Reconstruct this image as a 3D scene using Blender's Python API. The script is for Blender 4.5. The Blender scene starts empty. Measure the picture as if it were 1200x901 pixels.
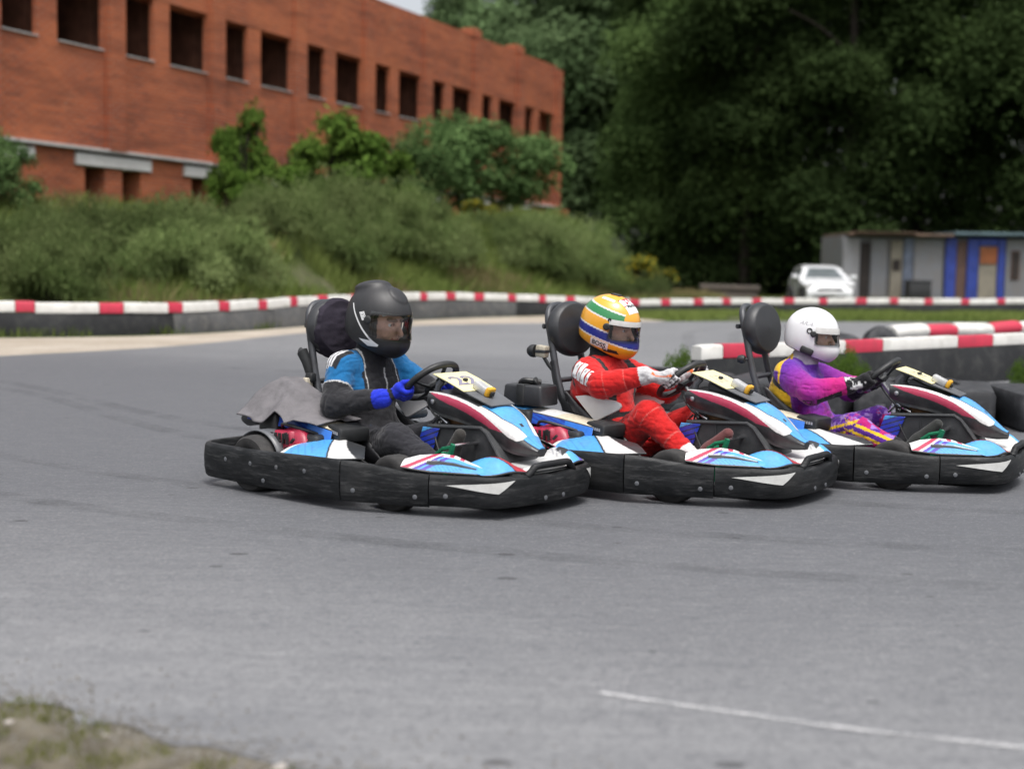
import bpy, bmesh, math, random
import numpy as np
from mathutils import Vector, Matrix
from mathutils.bvhtree import BVHTree
rnd = random.Random(7)
PI = math.pi
scene = bpy.context.scene
COL = bpy.data.collections.new("karting_track"); scene.collection.children.link(COL)

def lin(r, g, b):                       # sRGB 0..255 -> linear
    f = lambda c: (c/255)/12.92 if c/255 <= .04045 else ((c/255+.055)/1.055)**2.4
    return (f(r), f(g), f(b))

# ------------------------------------------------------------------ materials
def new_mat(name):
    m = bpy.data.materials.new(name); m.use_nodes = True
    nt = m.node_tree; nt.nodes.clear()
    o = nt.nodes.new('ShaderNodeOutputMaterial')
    return m, nt, o
def N(nt, t, **kw):
    n = nt.nodes.new(t)
    for k, v in kw.items():
        if k in n.inputs.keys(): n.inputs[k].default_value = v
        else: setattr(n, k, v)
    return n
def LK(nt, a, b): nt.links.new(a, b)
def noise(nt, scale, detail=4, rough=.6, mapping=None, coord='Object'):
    tc = N(nt, 'ShaderNodeTexCoord'); n = N(nt, 'ShaderNodeTexNoise')
    n.inputs['Scale'].default_value = scale; n.inputs['Detail'].default_value = detail; n.inputs['Roughness'].default_value = rough
    if mapping:
        mp = N(nt, 'ShaderNodeMapping'); mp.inputs['Scale'].default_value = mapping[0]
        if len(mapping) > 1: mp.inputs['Rotation'].default_value = mapping[1]
        LK(nt, tc.outputs[coord], mp.inputs[0]); LK(nt, mp.outputs[0], n.inputs['Vector'])
    else: LK(nt, tc.outputs[coord], n.inputs['Vector'])
    return n
def ramp(nt, src, stops):
    r = N(nt, 'ShaderNodeValToRGB'); el = r.color_ramp.elements
    while len(el) < len(stops): el.new(.5)
    for e, (p, c) in zip(el, stops):
        e.position = p; e.color = (c, c, c, 1) if not hasattr(c, '__len__') else (*c, 1)
    LK(nt, src, r.inputs[0]); return r
def mix(nt, fac, a, b, mode='MIX'):
    m = N(nt, 'ShaderNodeMix'); m.data_type = 'RGBA'; m.blend_type = mode
    for k, v in ((0, fac), (6, a), (7, b)):
        if hasattr(v, 'is_output'): LK(nt, v, m.inputs[k])
        else: m.inputs[k].default_value = v if k == 0 else (*v, 1) if len(v) == 3 else v
    return m.outputs[2]
def bump(nt, src, strength, dist, normal=None):
    b = N(nt, 'ShaderNodeBump'); b.inputs['Strength'].default_value = strength; b.inputs['Distance'].default_value = dist
    LK(nt, src, b.inputs['Height'])
    if normal: LK(nt, normal, b.inputs['Normal'])
    return b.outputs[0]
def simple(name, col, rough=.5, metal=0, var=.25, vscale=18, bmp=0, bscale=60, spec=.5, coat=0, dirt=0, dirtcol=(.12, .11, .1)):
    m, nt, o = new_mat(name); p = N(nt, 'ShaderNodeBsdfPrincipled')
    p.inputs['Metallic'].default_value = metal; p.inputs['Specular IOR Level'].default_value = spec
    p.inputs['Coat Weight'].default_value = coat
    n = noise(nt, vscale)
    c = mix(nt, ramp(nt, n.outputs[0], [(.3, 0), (.7, 1)]).outputs[0], [x*(1-var) for x in col], [min(1, x*(1+var)) for x in col])
    if dirt:
        n2 = noise(nt, 7, 6, .7)
        c = mix(nt, ramp(nt, n2.outputs[0], [(.48, 0), (.72, dirt)]).outputs[0], c, dirtcol)
    LK(nt, c, p.inputs['Base Color'])
    r = ramp(nt, n.outputs[0], [(.2, max(0, rough-.08)), (.8, min(1, rough+.1))]); LK(nt, r.outputs[0], p.inputs['Roughness'])
    if bmp:
        nb = noise(nt, bscale, 5); LK(nt, bump(nt, nb.outputs[0], bmp, .01), p.inputs['Normal'])
    LK(nt, p.outputs[0], o.inputs[0]); return m
def painted(name, rough=.4, coat=0, bmp=0, bscale=40, dirt=.25, spec=.5, sheen=0, stretch=None, dirtcol=(.16, .15, .14), speck=.18):
    """paint scheme or cloth print kept in the colour attribute 'Col', with grime and small bumps"""
    m, nt, o = new_mat(name); p = N(nt, 'ShaderNodeBsdfPrincipled')
    a = N(nt, 'ShaderNodeVertexColor'); a.layer_name = 'Col'
    n = noise(nt, 9, 6, .7); n3 = noise(nt, 55, 3)
    c = mix(nt, ramp(nt, n.outputs[0], [(.5, 0), (.75, dirt)]).outputs[0], a.outputs[0], dirtcol)
    c = mix(nt, ramp(nt, n3.outputs[0], [(.35, .0), (.7, speck)]).outputs[0], c, (.0, .0, .0))
    LK(nt, c, p.inputs['Base Color']); p.inputs['Roughness'].default_value = rough
    p.inputs['Coat Weight'].default_value = coat; p.inputs['Specular IOR Level'].default_value = spec
    p.inputs['Sheen Weight'].default_value = sheen
    if bmp:
        nb = noise(nt, bscale, 5, .6, stretch); LK(nt, bump(nt, nb.outputs[0], bmp, .012), p.inputs['Normal'])
    LK(nt, p.outputs[0], o.inputs[0]); return m

M = {}
M['livery'] = painted('livery_plastic', .38, .15, .05, 30, .3)
M['cloth'] = painted('suit_cloth', .85, 0, .5, 26, .03, .2, .15)
M['helmet'] = painted('helmet_paint', .28, .5, 0, 40, .03, speck=.03)
M['helmet_matt'] = painted('helmet_matt_paint', .5, 0, .03, 60, .04)
M['glove'] = M['cloth']
def shift_noise(nt, nodes):
    oi = N(nt, 'ShaderNodeObjectInfo'); ml = N(nt, 'ShaderNodeMath', operation='MULTIPLY'); ml.inputs[1].default_value = 37; LK(nt, oi.outputs['Random'], ml.inputs[0])
    for n in nodes:
        src = n.inputs['Vector'].links[0].from_socket; va = N(nt, 'ShaderNodeVectorMath', operation='ADD'); LK(nt, src, va.inputs[0]); LK(nt, ml.outputs[0], va.inputs[1]); LK(nt, va.outputs[0], n.inputs['Vector'])
def bumper_plastic():
    m, nt, o = new_mat('scuffed_black_plastic'); p = N(nt, 'ShaderNodeBsdfPrincipled')
    n = noise(nt, 6, 8, .7, ((1, 1, 4),)); n2 = noise(nt, 9, 9, .8, ((.6, .6, 5),)); n3 = noise(nt, 2.2, 5, .6)
    shift_noise(nt, (n, n2, n3))
    c = mix(nt, ramp(nt, n.outputs[0], [(.42, 0), (.75, 1)]).outputs[0], (.008, .009, .010), (.030, .031, .033))
    c = mix(nt, ramp(nt, n2.outputs[0], [(.52, 0), (.72, .6)]).outputs[0], c, (.13, .13, .13))
    c = mix(nt, ramp(nt, n3.outputs[0], [(.52, 0), (.78, .5)]).outputs[0], c, (.05, .049, .047))
    LK(nt, c, p.inputs['Base Color']); p.inputs['Roughness'].default_value = .5; p.inputs['Specular IOR Level'].default_value = .2
    LK(nt, bump(nt, n2.outputs[0], .25, .01), p.inputs['Normal']); LK(nt, p.outputs[0], o.inputs[0]); return m
M['bumper'] = bumper_plastic()
M['black'] = simple('black_plastic', (.015, .016, .017), .5, 0, .3, 20, .06, 80, dirt=.4, dirtcol=(.06, .06, .06))
M['dullblack'] = simple('dull_black_plastic', (.028, .03, .033), .6, 0, .25, 14, .1, 90, dirt=.5, dirtcol=(.075, .073, .07))
M['rubber'] = simple('kart_tyre_rubber', (.035, .034, .034), .8, 0, .25, 25, .15, 60, .3, dirt=.6, dirtcol=(.09, .085, .08))
M['tyre'] = simple('old_tyre_rubber', (.022, .023, .026), .65, 0, .3, 12, .15, 40, .4, dirt=.7, dirtcol=(.085, .085, .088))
M['steel'] = simple('worn_steel', (.42, .42, .43), .35, 1, .2, 25)
M['chrome'] = simple('bright_steel', (.75, .75, .76), .18, 1, .1, 25)
M['frame'] = simple('dark_painted_tube', (.055, .058, .065), .42, .2, .25, 18, .04, 70, dirt=.3)
M['seatblack'] = simple('black_seat_shell', (.014, .014, .016), .4, 0, .3, 14)
M['seatwhite'] = simple('white_seat_pad', (.62, .61, .61), .55, 0, .06, 6, .08, 30, dirt=.25, dirtcol=(.35, .34, .33))
M['pad'] = simple('black_vinyl', (.026, .027, .03), .42, 0, .2, 10, .12, 120)
M['capcloth'] = simple('dark_purple_cloth', (.030, .026, .036), .95, 0, .3, 12, .6, 14, .1)
M['greycloth'] = simple('grey_fleece_cloth', (.15, .143, .15), .95, 0, .22, 14, .5, 22, .1, dirt=.25, dirtcol=(.1, .09, .09))
M['red'] = simple('red_engine_cover', (.36, .018, .05), .4, 0, .3, 20, .05, 60, dirt=.35, dirtcol=(.12, .04, .05))
M['white'] = simple('white_sticker', (.62, .62, .6), .45, 0, .08, 9, 0, 60, dirt=.45, dirtcol=(.3, .29, .28))
M['cream'] = simple('cream_sticker', (.64, .58, .45), .5, 0, .08, 12, 0, 40, dirt=.2, dirtcol=(.4, .36, .3))
M['plate'] = simple('pale_yellow_plate', (.72, .66, .36), .5, 0, .06, 12, 0, 40, dirt=.35, dirtcol=(.66, .58, .5))
M['platetext'] = simple('faded_number_print', (.20, .19, .26), .6, 0, .2, 30)
M['smoke'] = simple('grey_plate_holder', (.10, .105, .115), .4, 0, .15, 12, dirt=.3)
M['green'] = simple('green_anodised_metal', (.008, .16, .075), .4, .2, .3, 30)
M['yellow'] = simple('yellow_plastic', (.62, .33, .02), .45, 0, .1, 20)
M['silver'] = simple('silver_plastic', (.5, .5, .5), .35, .4, .1, 20)
M['print'] = simple('black_print', (.02, .02, .02), .6, 0, .1)
M['printred'] = simple('red_print', (.5, .02, .04), .5, 0, .1)
M['printwhite'] = simple('white_print', (.72, .72, .72), .5, 0, .05)
M['beige'] = simple('beige_metal_box', (.42, .38, .30), .5, .1, .2, 30)
M['brownpart'] = simple('rusty_brown_part', (.13, .06, .02), .7, .1, .4, 30)
M['fadednum'] = simple('very_faded_number_print', (.42, .39, .33), .6, 0, .2, 30)
M['greymark'] = simple('faint_grey_print', (.4, .4, .42), .5, 0, .1)
def visor_mat(name, tint, amt):
    m, nt, o = new_mat(name); t = N(nt, 'ShaderNodeBsdfTransparent'); t.inputs[0].default_value = (*tint, 1)
    g = N(nt, 'ShaderNodeBsdfGlossy'); g.inputs['Roughness'].default_value = .06
    f = N(nt, 'ShaderNodeFresnel'); f.inputs[0].default_value = 1.5
    a = N(nt, 'ShaderNodeMath', operation='MULTIPLY_ADD'); a.inputs[1].default_value = 1.0; a.inputs[2].default_value = amt
    LK(nt, f.outputs[0], a.inputs[0])
    x = N(nt, 'ShaderNodeMixShader'); LK(nt, a.outputs[0], x.inputs[0]); LK(nt, t.outputs[0], x.inputs[1]); LK(nt, g.outputs[0], x.inputs[2])
    LK(nt, x.outputs[0], o.inputs[0]); return m
M['visor'] = visor_mat('clear_visor', (.88, .89, .9), .045)
M['glass'] = simple('dark_car_glass', (.10, .115, .12), .08, 0, .2, 3, spec=.8)

# ------------------------------------------------------------------ mesh helpers
def tag(o, label=None, cat=None, group=None, kind=None):
    if label: o['label'] = label
    if cat: o['category'] = cat
    if group: o['group'] = group
    if kind: o['kind'] = kind
    return o
def empty(name, loc=(0, 0, 0), rz=0):
    o = bpy.data.objects.new(name, None); o.location = loc; o.rotation_euler = (0, 0, rz); o.empty_display_size = .1
    COL.objects.link(o); return o
def link(name, me, parent=None, loc=None, rz=None):
    o = bpy.data.objects.new(name, me); COL.objects.link(o)
    if parent: o.parent = parent
    if loc is not None: o.location = loc
    if rz is not None: o.rotation_euler = (0, 0, rz)
    return o
def pymesh(name, V, Fc, mats, mi=None, smooth=True, col=None):
    me = bpy.data.meshes.new(name)
    if isinstance(Fc, np.ndarray) and Fc.ndim == 2:
        V = np.asarray(V, np.float32); n = len(Fc); k = Fc.shape[1]
        me.vertices.add(len(V)); me.vertices.foreach_set('co', V.ravel())
        me.loops.add(n*k); me.loops.foreach_set('vertex_index', Fc.astype(np.int32).ravel())
        me.polygons.add(n); me.polygons.foreach_set('loop_start', np.arange(n, dtype=np.int32)*k)
        me.update(calc_edges=True)
    else:
        me.from_pydata([tuple(v) for v in V], [], [tuple(int(i) for i in f) for f in Fc])
    for m in (mats if isinstance(mats, (list, tuple)) else [mats]): me.materials.append(m)
    if mi is not None: me.polygons.foreach_set('material_index', np.asarray(mi, np.int32))
    me.polygons.foreach_set('use_smooth', np.full(len(me.polygons), bool(smooth)))
    if col is not None:
        ca = me.color_attributes.new('Col', 'FLOAT_COLOR', 'POINT')
        c = np.ones((len(me.vertices), 4), np.float32); c[:, :3] = col; ca.data.foreach_set('color', c.ravel())
    me.update(); return me
def recalc(me):
    b = bmesh.new(); b.from_mesh(me); bmesh.ops.recalc_face_normals(b, faces=b.faces[:]); b.to_mesh(me); b.free()

class MB:
    """collects shapes, then becomes ONE mesh"""
    def __init__(s): s.v = []; s.f = []; s.m = []
    def add(s, V, Fc, mi=0):
        b = len(s.v); s.v += [tuple(map(float, v)) for v in V]
        for f in Fc: s.f.append(tuple(int(i)+b for i in f)); s.m.append(mi)
        return s
    def box(s, c, d, R=None, mi=0, bev=0.0, taper=(1, 1)):
        """bevelled box: centre, full size, optional 3x3 rotation, top taper"""
        x, y, z = [a/2 for a in d]; bv = min(bev, x*.9, y*.9, z*.9)
        if bv <= 0:
            P = [(sx*x*(taper[0] if sz > 0 else 1), sy*y*(taper[1] if sz > 0 else 1), sz*z) for sz in (-1, 1) for sx, sy in ((-1, -1), (1, -1), (1, 1), (-1, 1))]
            Fc = [(3, 2, 1, 0), (4, 5, 6, 7), (0, 1, 5, 4), (1, 2, 6, 5), (2, 3, 7, 6), (3, 0, 4, 7)]
        else:
            rings = []
            for zz, ins in ((-z, bv), (-z+bv*.3, bv*.3), (-z+bv, 0), (z-bv, 0), (z-bv*.3, bv*.3), (z, bv)):
                tx = 1+(taper[0]-1)*(zz+z)/(2*z); ty = 1+(taper[1]-1)*(zz+z)/(2*z)
                ax, ay = (x-ins)*tx, (y-ins)*ty; r = []
                for (sx, sy, a0) in ((1, 1, 0), (-1, 1, 90), (-1, -1, 180), (1, -1, 270)):
                    for a in (0, 45, 90):
                        t = math.radians(a0+a); bb = max(bv-ins*.5, bv*.3)
                        r.append((sx*(ax-bb)+bb*math.cos(t), sy*(ay-bb)+bb*math.sin(t), zz))
                rings.append(r)
            P = [p for r in rings for p in r]; n = 12
            Fc = [tuple(range(n-1, -1, -1)), tuple(range(5*n, 6*n))]
            for k in range(5):
                for i in range(n): Fc.append((k*n+i, k*n+(i+1) % n, (k+1)*n+(i+1) % n, (k+1)*n+i))
        P = [Vector(p) for p in P]
        if R is not None: P = [R @ p for p in P]
        return s.add([p+Vector(c) for p in P], Fc, mi)
    def tube(s, pts, r, seg=10, closed=False, mi=0, cap=True, flat=1.0, up=None):
        pts = [Vector(p) for p in pts]; n = len(pts); rs = r if hasattr(r, '__len__') else [r]*n
        V = []; prev = None
        for i in range(n):
            a = pts[(i-1) % n] if closed or i > 0 else pts[i]; b = pts[(i+1) % n] if closed or i < n-1 else pts[i]
            t = (b-a).normalized()
            if up is not None: u = Vector(up)-t*Vector(up).dot(t)
            elif prev is None:
                u = Vector((0, 0, 1))-t*t.z
                if u.length < .05: u = Vector((1, 0, 0))-t*t.x
            else: u = prev-t*prev.dot(t)
            u.normalize(); prev = u; w = t.cross(u)
            for k in range(seg):
                an = 2*PI*k/seg; V.append(pts[i]+u*(math.cos(an)*rs[i]*flat)+w*(math.sin(an)*rs[i]))
        Fc = []
        for i in range(n if closed else n-1):
            j = (i+1) % n
            for k in range(seg): Fc.append((i*seg+k, i*seg+(k+1) % seg, j*seg+(k+1) % seg, j*seg+k))
        if cap and not closed: Fc += [tuple(range(seg-1, -1, -1)), tuple(range((n-1)*seg, n*seg))]
        return s.add(V, Fc, mi)
    def lathe(s, prof, c, axis='z', seg=24, mi=0, R=None, closed=False):
        """profile of (radius, height) about an axis"""
        V = []
        for (r, h) in prof:
            for k in range(seg):
                a = 2*PI*k/seg; p = Vector((r*math.cos(a), r*math.sin(a), h))
                if axis == 'y': p = Vector((p.x, p.z, p.y))
                if axis == 'x': p = Vector((p.z, p.x, p.y))
                if R is not None: p = R @ p
                V.append(p+Vector(c))
        n = len(prof); Fc = []
        for i in range(n if closed else n-1):
            j = (i+1) % n
            for k in range(seg): Fc.append((i*seg+k, i*seg+(k+1) % seg, j*seg+(k+1) % seg, j*seg+k))
        if not closed:
            if prof[0][0] > 1e-5: Fc.append(tuple(range(seg-1, -1, -1)))
            if prof[-1][0] > 1e-5: Fc.append(tuple(range((n-1)*seg, n*seg)))
        return s.add(V, Fc, mi)
    def prism(s, poly, fn, h0, h1, mi=0):
        """polygon (u,v) swept between two heights through fn(u,v,h) -> xyz"""
        n = len(poly); V = [fn(u, v, h0) for u, v in poly]+[fn(u, v, h1) for u, v in poly]
        Fc = [tuple(range(n-1, -1, -1)), tuple(range(n, 2*n))]+[(i, (i+1) % n, n+(i+1) % n, n+i) for i in range(n)]
        return s.add(V, Fc, mi)
    def grid(s, fn, nu, nv, mi=0, cu=False):
        V = [fn(i/(nu if cu else nu-1), j/(nv-1)) for i in range(nu) for j in range(nv)]; Fc = []
        for i in range(nu if cu else nu-1):
            for j in range(nv-1): Fc.append((i*nv+j, ((i+1) % nu)*nv+j, ((i+1) % nu)*nv+j+1, i*nv+j+1))
        return s.add(V, Fc, mi)
    def build(s, name, mats, parent=None, smooth=True, fix=True, loc=None, rz=None, col=None):
        me = pymesh(name, s.v, s.f, mats, s.m, smooth, col)
        if fix: recalc(me)
        if smooth: me.set_sharp_from_angle(angle=math.radians(42))
        return link(name, me, parent, loc, rz)

def spline(pts, n, closed=False):
    """Catmull-Rom through points, n per span"""
    P = [Vector(p) for p in pts]; out = []; L = len(P)
    for i in range(L if closed else L-1):
        g = (lambda k: P[k % L]) if closed else (lambda k: P[min(max(k, 0), L-1)])
        a, b, c, d = g(i-1), g(i), g(i+1), g(i+2)
        for k in range(n):
            t = k/n; out.append(.5*((2*b)+(c-a)*t+(2*a-5*b+4*c-d)*t*t+(3*b-a-3*c+d)*t**3))
    if not closed: out.append(P[-1])
    return out
def text2d(s, size, shear=0):
    cu = bpy.data.curves.new('lettering', 'FONT'); cu.body = s; cu.size = size; cu.align_x = 'CENTER'; cu.align_y = 'CENTER'; cu.shear = shear
    cu.resolution_u = 3; cu.offset = size*.02
    o = bpy.data.objects.new('lettering', cu); scene.collection.objects.link(o)
    dg = bpy.context.evaluated_depsgraph_get(); me = bpy.data.meshes.new_from_object(o.evaluated_get(dg))
    V = [(v.co.x, v.co.y) for v in me.vertices]; Fc = [tuple(p.vertices) for p in me.polygons]
    bpy.data.objects.remove(o); bpy.data.curves.remove(cu); bpy.data.meshes.remove(me)
    return V, Fc
def quad2d(poly, n=6):
    """four corners (u,v) -> n x n grid"""
    a, b, c, d = [Vector((*p, 0)) for p in poly]; V = []; Fc = []
    for i in range(n+1):
        for j in range(n+1):
            p = a.lerp(b, i/n).lerp(d.lerp(c, i/n), j/n); V.append((p.x, p.y))
    for i in range(n):
        for j in range(n): Fc.append((i*(n+1)+j, (i+1)*(n+1)+j, (i+1)*(n+1)+j+1, i*(n+1)+j+1))
    return V, Fc
def bvh_of(me): return BVHTree.FromPolygons([v.co.copy() for v in me.vertices], [tuple(p.vertices) for p in me.polygons])
def decal(mb, bvh, O, U, V, shape, mi=0, off=.0015, reach=.15):
    """lay a flat shape on a curved surface, along the shape's own normal"""
    O = Vector(O); U = Vector(U).normalized(); V = Vector(V); V = (V-U*V.dot(U)).normalized(); W = U.cross(V)
    P = []; okv = []
    for (u, v) in shape[0]:
        q = O+U*u+V*v; h, nn, _, _ = bvh.ray_cast(q+W*reach, -W, reach*2.2)
        okv.append(h is not None); P.append(h+W*off if h is not None else q)
    mb.add(P, [f for f in shape[1] if all(okv[i] for i in f)], mi)

# ------------------------------------------------------------------ smooth solid modelling (distance field -> mesh)
class Solid:
    def __init__(s, lo, hi, h):
        s.lo = np.array(lo, float); s.h = h; s.n = tuple(int(math.ceil((b-a)/h))+1 for a, b in zip(lo, hi))
        s.F = np.full(s.n, .5, np.float32); s.prims = []
    def _sl(s, lo, hi):
        a = np.maximum(((np.array(lo)-s.lo)/s.h).astype(int)-1, 0); b = np.minimum(((np.array(hi)-s.lo)/s.h).astype(int)+2, s.n)
        return a, b
    def _pts(s, a, b):
        ax = [(s.lo[i]+s.h*np.arange(a[i], b[i])).astype(np.float32) for i in range(3)]
        return np.meshgrid(*ax, indexing='ij')
    def put(s, fn, lo, hi, k=.02, op='u'):
        m = k+.03; a, b = s._sl(np.array(lo)-m, np.array(hi)+m)
        if np.any(b <= a): return
        X, Y, Z = s._pts(a, b); d = fn(X, Y, Z).astype(np.float32); sl = tuple(slice(i, j) for i, j in zip(a, b)); f = s.F[sl]
        if op == 'u':
            hh = np.maximum(k-np.abs(f-d), 0)/k; s.F[sl] = np.minimum(f, d)-hh*hh*k*.25
        else:
            d = -d; hh = np.maximum(k-np.abs(f-d), 0)/k; s.F[sl] = np.maximum(f, d)+hh*hh*k*.25
    def cap(s, a, b, ra, rb=None, tag='', k=.03):
        rb = ra if rb is None else rb; a = np.array(a, float); b = np.array(b, float); ab = b-a; L2 = max(ab @ ab, 1e-9)
        def fn(X, Y, Z):
            t = np.clip(((X-a[0])*ab[0]+(Y-a[1])*ab[1]+(Z-a[2])*ab[2])/L2, 0, 1)
            return np.sqrt((X-a[0]-t*ab[0])**2+(Y-a[1]-t*ab[1])**2+(Z-a[2]-t*ab[2])**2)-(ra+(rb-ra)*t)
        r = max(ra, rb); s.put(fn, np.minimum(a, b)-r, np.maximum(a, b)+r, k); s.prims.append((tag, a, ab, L2, fn)); return s
    def ell(s, c, rad, R=None, tag='', k=.03, op='u'):
        c = np.array(c, float); rad = np.array(rad, float); R = np.eye(3) if R is None else np.array(R)   # columns = local axes
        def fn(X, Y, Z):
            x, y, z = X-c[0], Y-c[1], Z-c[2]
            u = (x*R[0, 0]+y*R[1, 0]+z*R[2, 0])/rad[0]; v = (x*R[0, 1]+y*R[1, 1]+z*R[2, 1])/rad[1]; w = (x*R[0, 2]+y*R[1, 2]+z*R[2, 2])/rad[2]
            k0 = np.sqrt(u*u+v*v+w*w)+1e-6; k1 = np.sqrt((u/rad[0])**2+(v/rad[1])**2+(w/rad[2])**2)+1e-6
            return k0*(k0-1)/k1
        r = rad.max(); s.put(fn, c-r, c+r, k, op); s.prims.append((tag, c, R[:, 2], 1.0, fn)); return s
    def mesh(s):
        F = s.F; S = F < 0; c = np.zeros(tuple(i-1 for i in s.n), np.int8)
        offs = [(i, j, k) for i in (0, 1) for j in (0, 1) for k in (0, 1)]
        sh = lambda A, o: A[o[0]:A.shape[0]-1+o[0], o[1]:A.shape[1]-1+o[1], o[2]:A.shape[2]-1+o[2]]
        for o in offs: c += sh(S, o)
        act = (c > 0) & (c < 8); I = np.argwhere(act); idx = np.full(act.shape, -1, np.int32); idx[act] = np.arange(len(I), dtype=np.int32)
        acc = np.zeros((len(I), 3)); num = np.zeros(len(I))
        for a in offs:
            for ax in range(3):
                if a[ax]: continue
                b = list(a); b[ax] = 1
                fa = F[I[:, 0]+a[0], I[:, 1]+a[1], I[:, 2]+a[2]]; fb = F[I[:, 0]+b[0], I[:, 1]+b[1], I[:, 2]+b[2]]
                m = (fa < 0) != (fb < 0); t = fa[m]/(fa[m]-fb[m]); p = np.tile(np.array(a, float), (m.sum(), 1)); p[:, ax] += t
                acc[m] += p; num[m] += 1
        V = s.lo+s.h*(I+acc/num[:, None]); Q = []
        for ax in range(3):
            u, w = (ax+1) % 3, (ax+2) % 3
            sa = [slice(None)]*3; sb = [slice(None)]*3; sa[ax] = slice(0, -1); sb[ax] = slice(1, None)
            A = S[tuple(sa)]; B = S[tuple(sb)]; E = np.argwhere(A != B)
            E = E[(E[:, u] > 0) & (E[:, w] > 0) & (E[:, u] < s.n[u]-1) & (E[:, w] < s.n[w]-1)]
            flip = A[E[:, 0], E[:, 1], E[:, 2]]
            q = []
            for du, dw in ((0, 0), (-1, 0), (-1, -1), (0, -1)):
                e = E.copy(); e[:, u] += du; e[:, w] += dw; q.append(idx[e[:, 0], e[:, 1], e[:, 2]])
            q = np.stack(q, 1); q[~flip] = q[~flip][:, ::-1]; Q.append(q)
        Q = np.concatenate(Q); Q = Q[(Q >= 0).all(1)]
        return V, Q
    def owner(s, V):
        """per vertex: nearest primitive, position along it"""
        X, Y, Z = V.T; best = np.full(len(V), 9., np.float32); own = np.zeros(len(V), int); T = np.zeros(len(V))
        for i, (tg, a, ab, L2, fn) in enumerate(s.prims):
            if tg == '': continue
            d = fn(X, Y, Z); m = d < best; best[m] = d[m]; own[m] = i
            T[m] = (((V-a) @ ab)/L2)[m]
        tags = np.array([p[0] for p in s.prims])
        return tags[own], np.clip(T, 0, 1)
_lat = np.random.RandomState(3).rand(32, 32, 32).astype(np.float32)
def vnoise(P, sc):
    q = np.asarray(P)*np.asarray(sc); i = np.floor(q).astype(int); f = q-i; f = f*f*(3-2*f); r = 0
    for a in (0, 1):
        for b in (0, 1):
            for c in (0, 1):
                w = (f[:, 0] if a else 1-f[:, 0])*(f[:, 1] if b else 1-f[:, 1])*(f[:, 2] if c else 1-f[:, 2])
                r = r+w*_lat[(i[:, 0]+a) % 32, (i[:, 1]+b) % 32, (i[:, 2]+c) % 32]
    return r
def sstep(x): x = np.clip(x, 0, 1); return x*x*(3-2*x)
# =================================================================== THE SETTING
BAR = [(-12.5, 16.0, .53), (-9.4, 17.6, .52), (-7.70, 18.9, .51), (-7.38, 19.3, .50), (-6.24, 19.95, .49), (-5.2, 20.85, .48), (-4.27, 22.69, .49), (-3.46, 25.03, .53), (-2.53, 26.80, .54), (-1.79, 28.22, .55),
       (-.77, 29.89, .52), (.36, 31.21, .48), (1.83, 33.07, .41), (3.19, 34.36, .35), (4.90, 35.89, .36), (7.02, 37.69, .36), (9.63, 38.70, .39), (12.24, 39.33, .40), (14.94, 39.99, .44), (17.73, 40.66, .45), (24, 42, .45)]
bx, by = np.array([b[0] for b in BAR]), np.array([b[1] for b in BAR])
TH = math.radians(23.78); FX0, FY0 = -9.61, 32.94          # the facade line
def mound(X, Y):
    d = (Y-np.interp(X, bx, by))*.78-.9
    H = 2.15+.6*sstep((X+4)/5)
    fall = sstep((.112-X/np.maximum(Y, 1))/.085)
    h = H*sstep(d/8.5)*fall
    far = 6*sstep((Y-62)/60)*sstep((14-X)/24)                # rising ground behind the building
    P = np.stack([X, Y, 0*X], -1).reshape(-1, 3)
    n = (vnoise(P, (.5, .5, 1))-.5).reshape(np.shape(X))*.5+(vnoise(P, (1.7, 1.7, 1))-.5).reshape(np.shape(X))*.2
    return h+far+n*sstep(d/2)*sstep(fall*2)
def mound1(x, y): return float(mound(np.array([[x]], float), np.array([[y]], float))[0, 0])

def ground_mat():
    m, nt, o = new_mat('rough_ground'); p = N(nt, 'ShaderNodeBsdfPrincipled')
    n1 = noise(nt, .45, 6, .65); n2 = noise(nt, 5, 6, .7); n3 = noise(nt, 40, 3)
    g = mix(nt, ramp(nt, n2.outputs[0], [(.3, 0), (.7, 1)]).outputs[0], (.028, .045, .012), (.085, .105, .03))
    d = mix(nt, ramp(nt, n2.outputs[0], [(.3, 0), (.7, 1)]).outputs[0], (.12, .10, .075), (.22, .19, .15))
    c = mix(nt, ramp(nt, n1.outputs[0], [(.58, 0), (.76, 1)]).outputs[0], g, d)
    c = mix(nt, ramp(nt, n3.outputs[0], [(.35, .35), (.6, 0)]).outputs[0], c, (.03, .03, .02))
    LK(nt, c, p.inputs['Base Color']); p.inputs['Roughness'].default_value = .95; p.inputs['Specular IOR Level'].default_value = .1
    LK(nt, bump(nt, n2.outputs[0], .8, .06), p.inputs['Normal']); LK(nt, p.outputs[0], o.inputs[0]); return m
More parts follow.
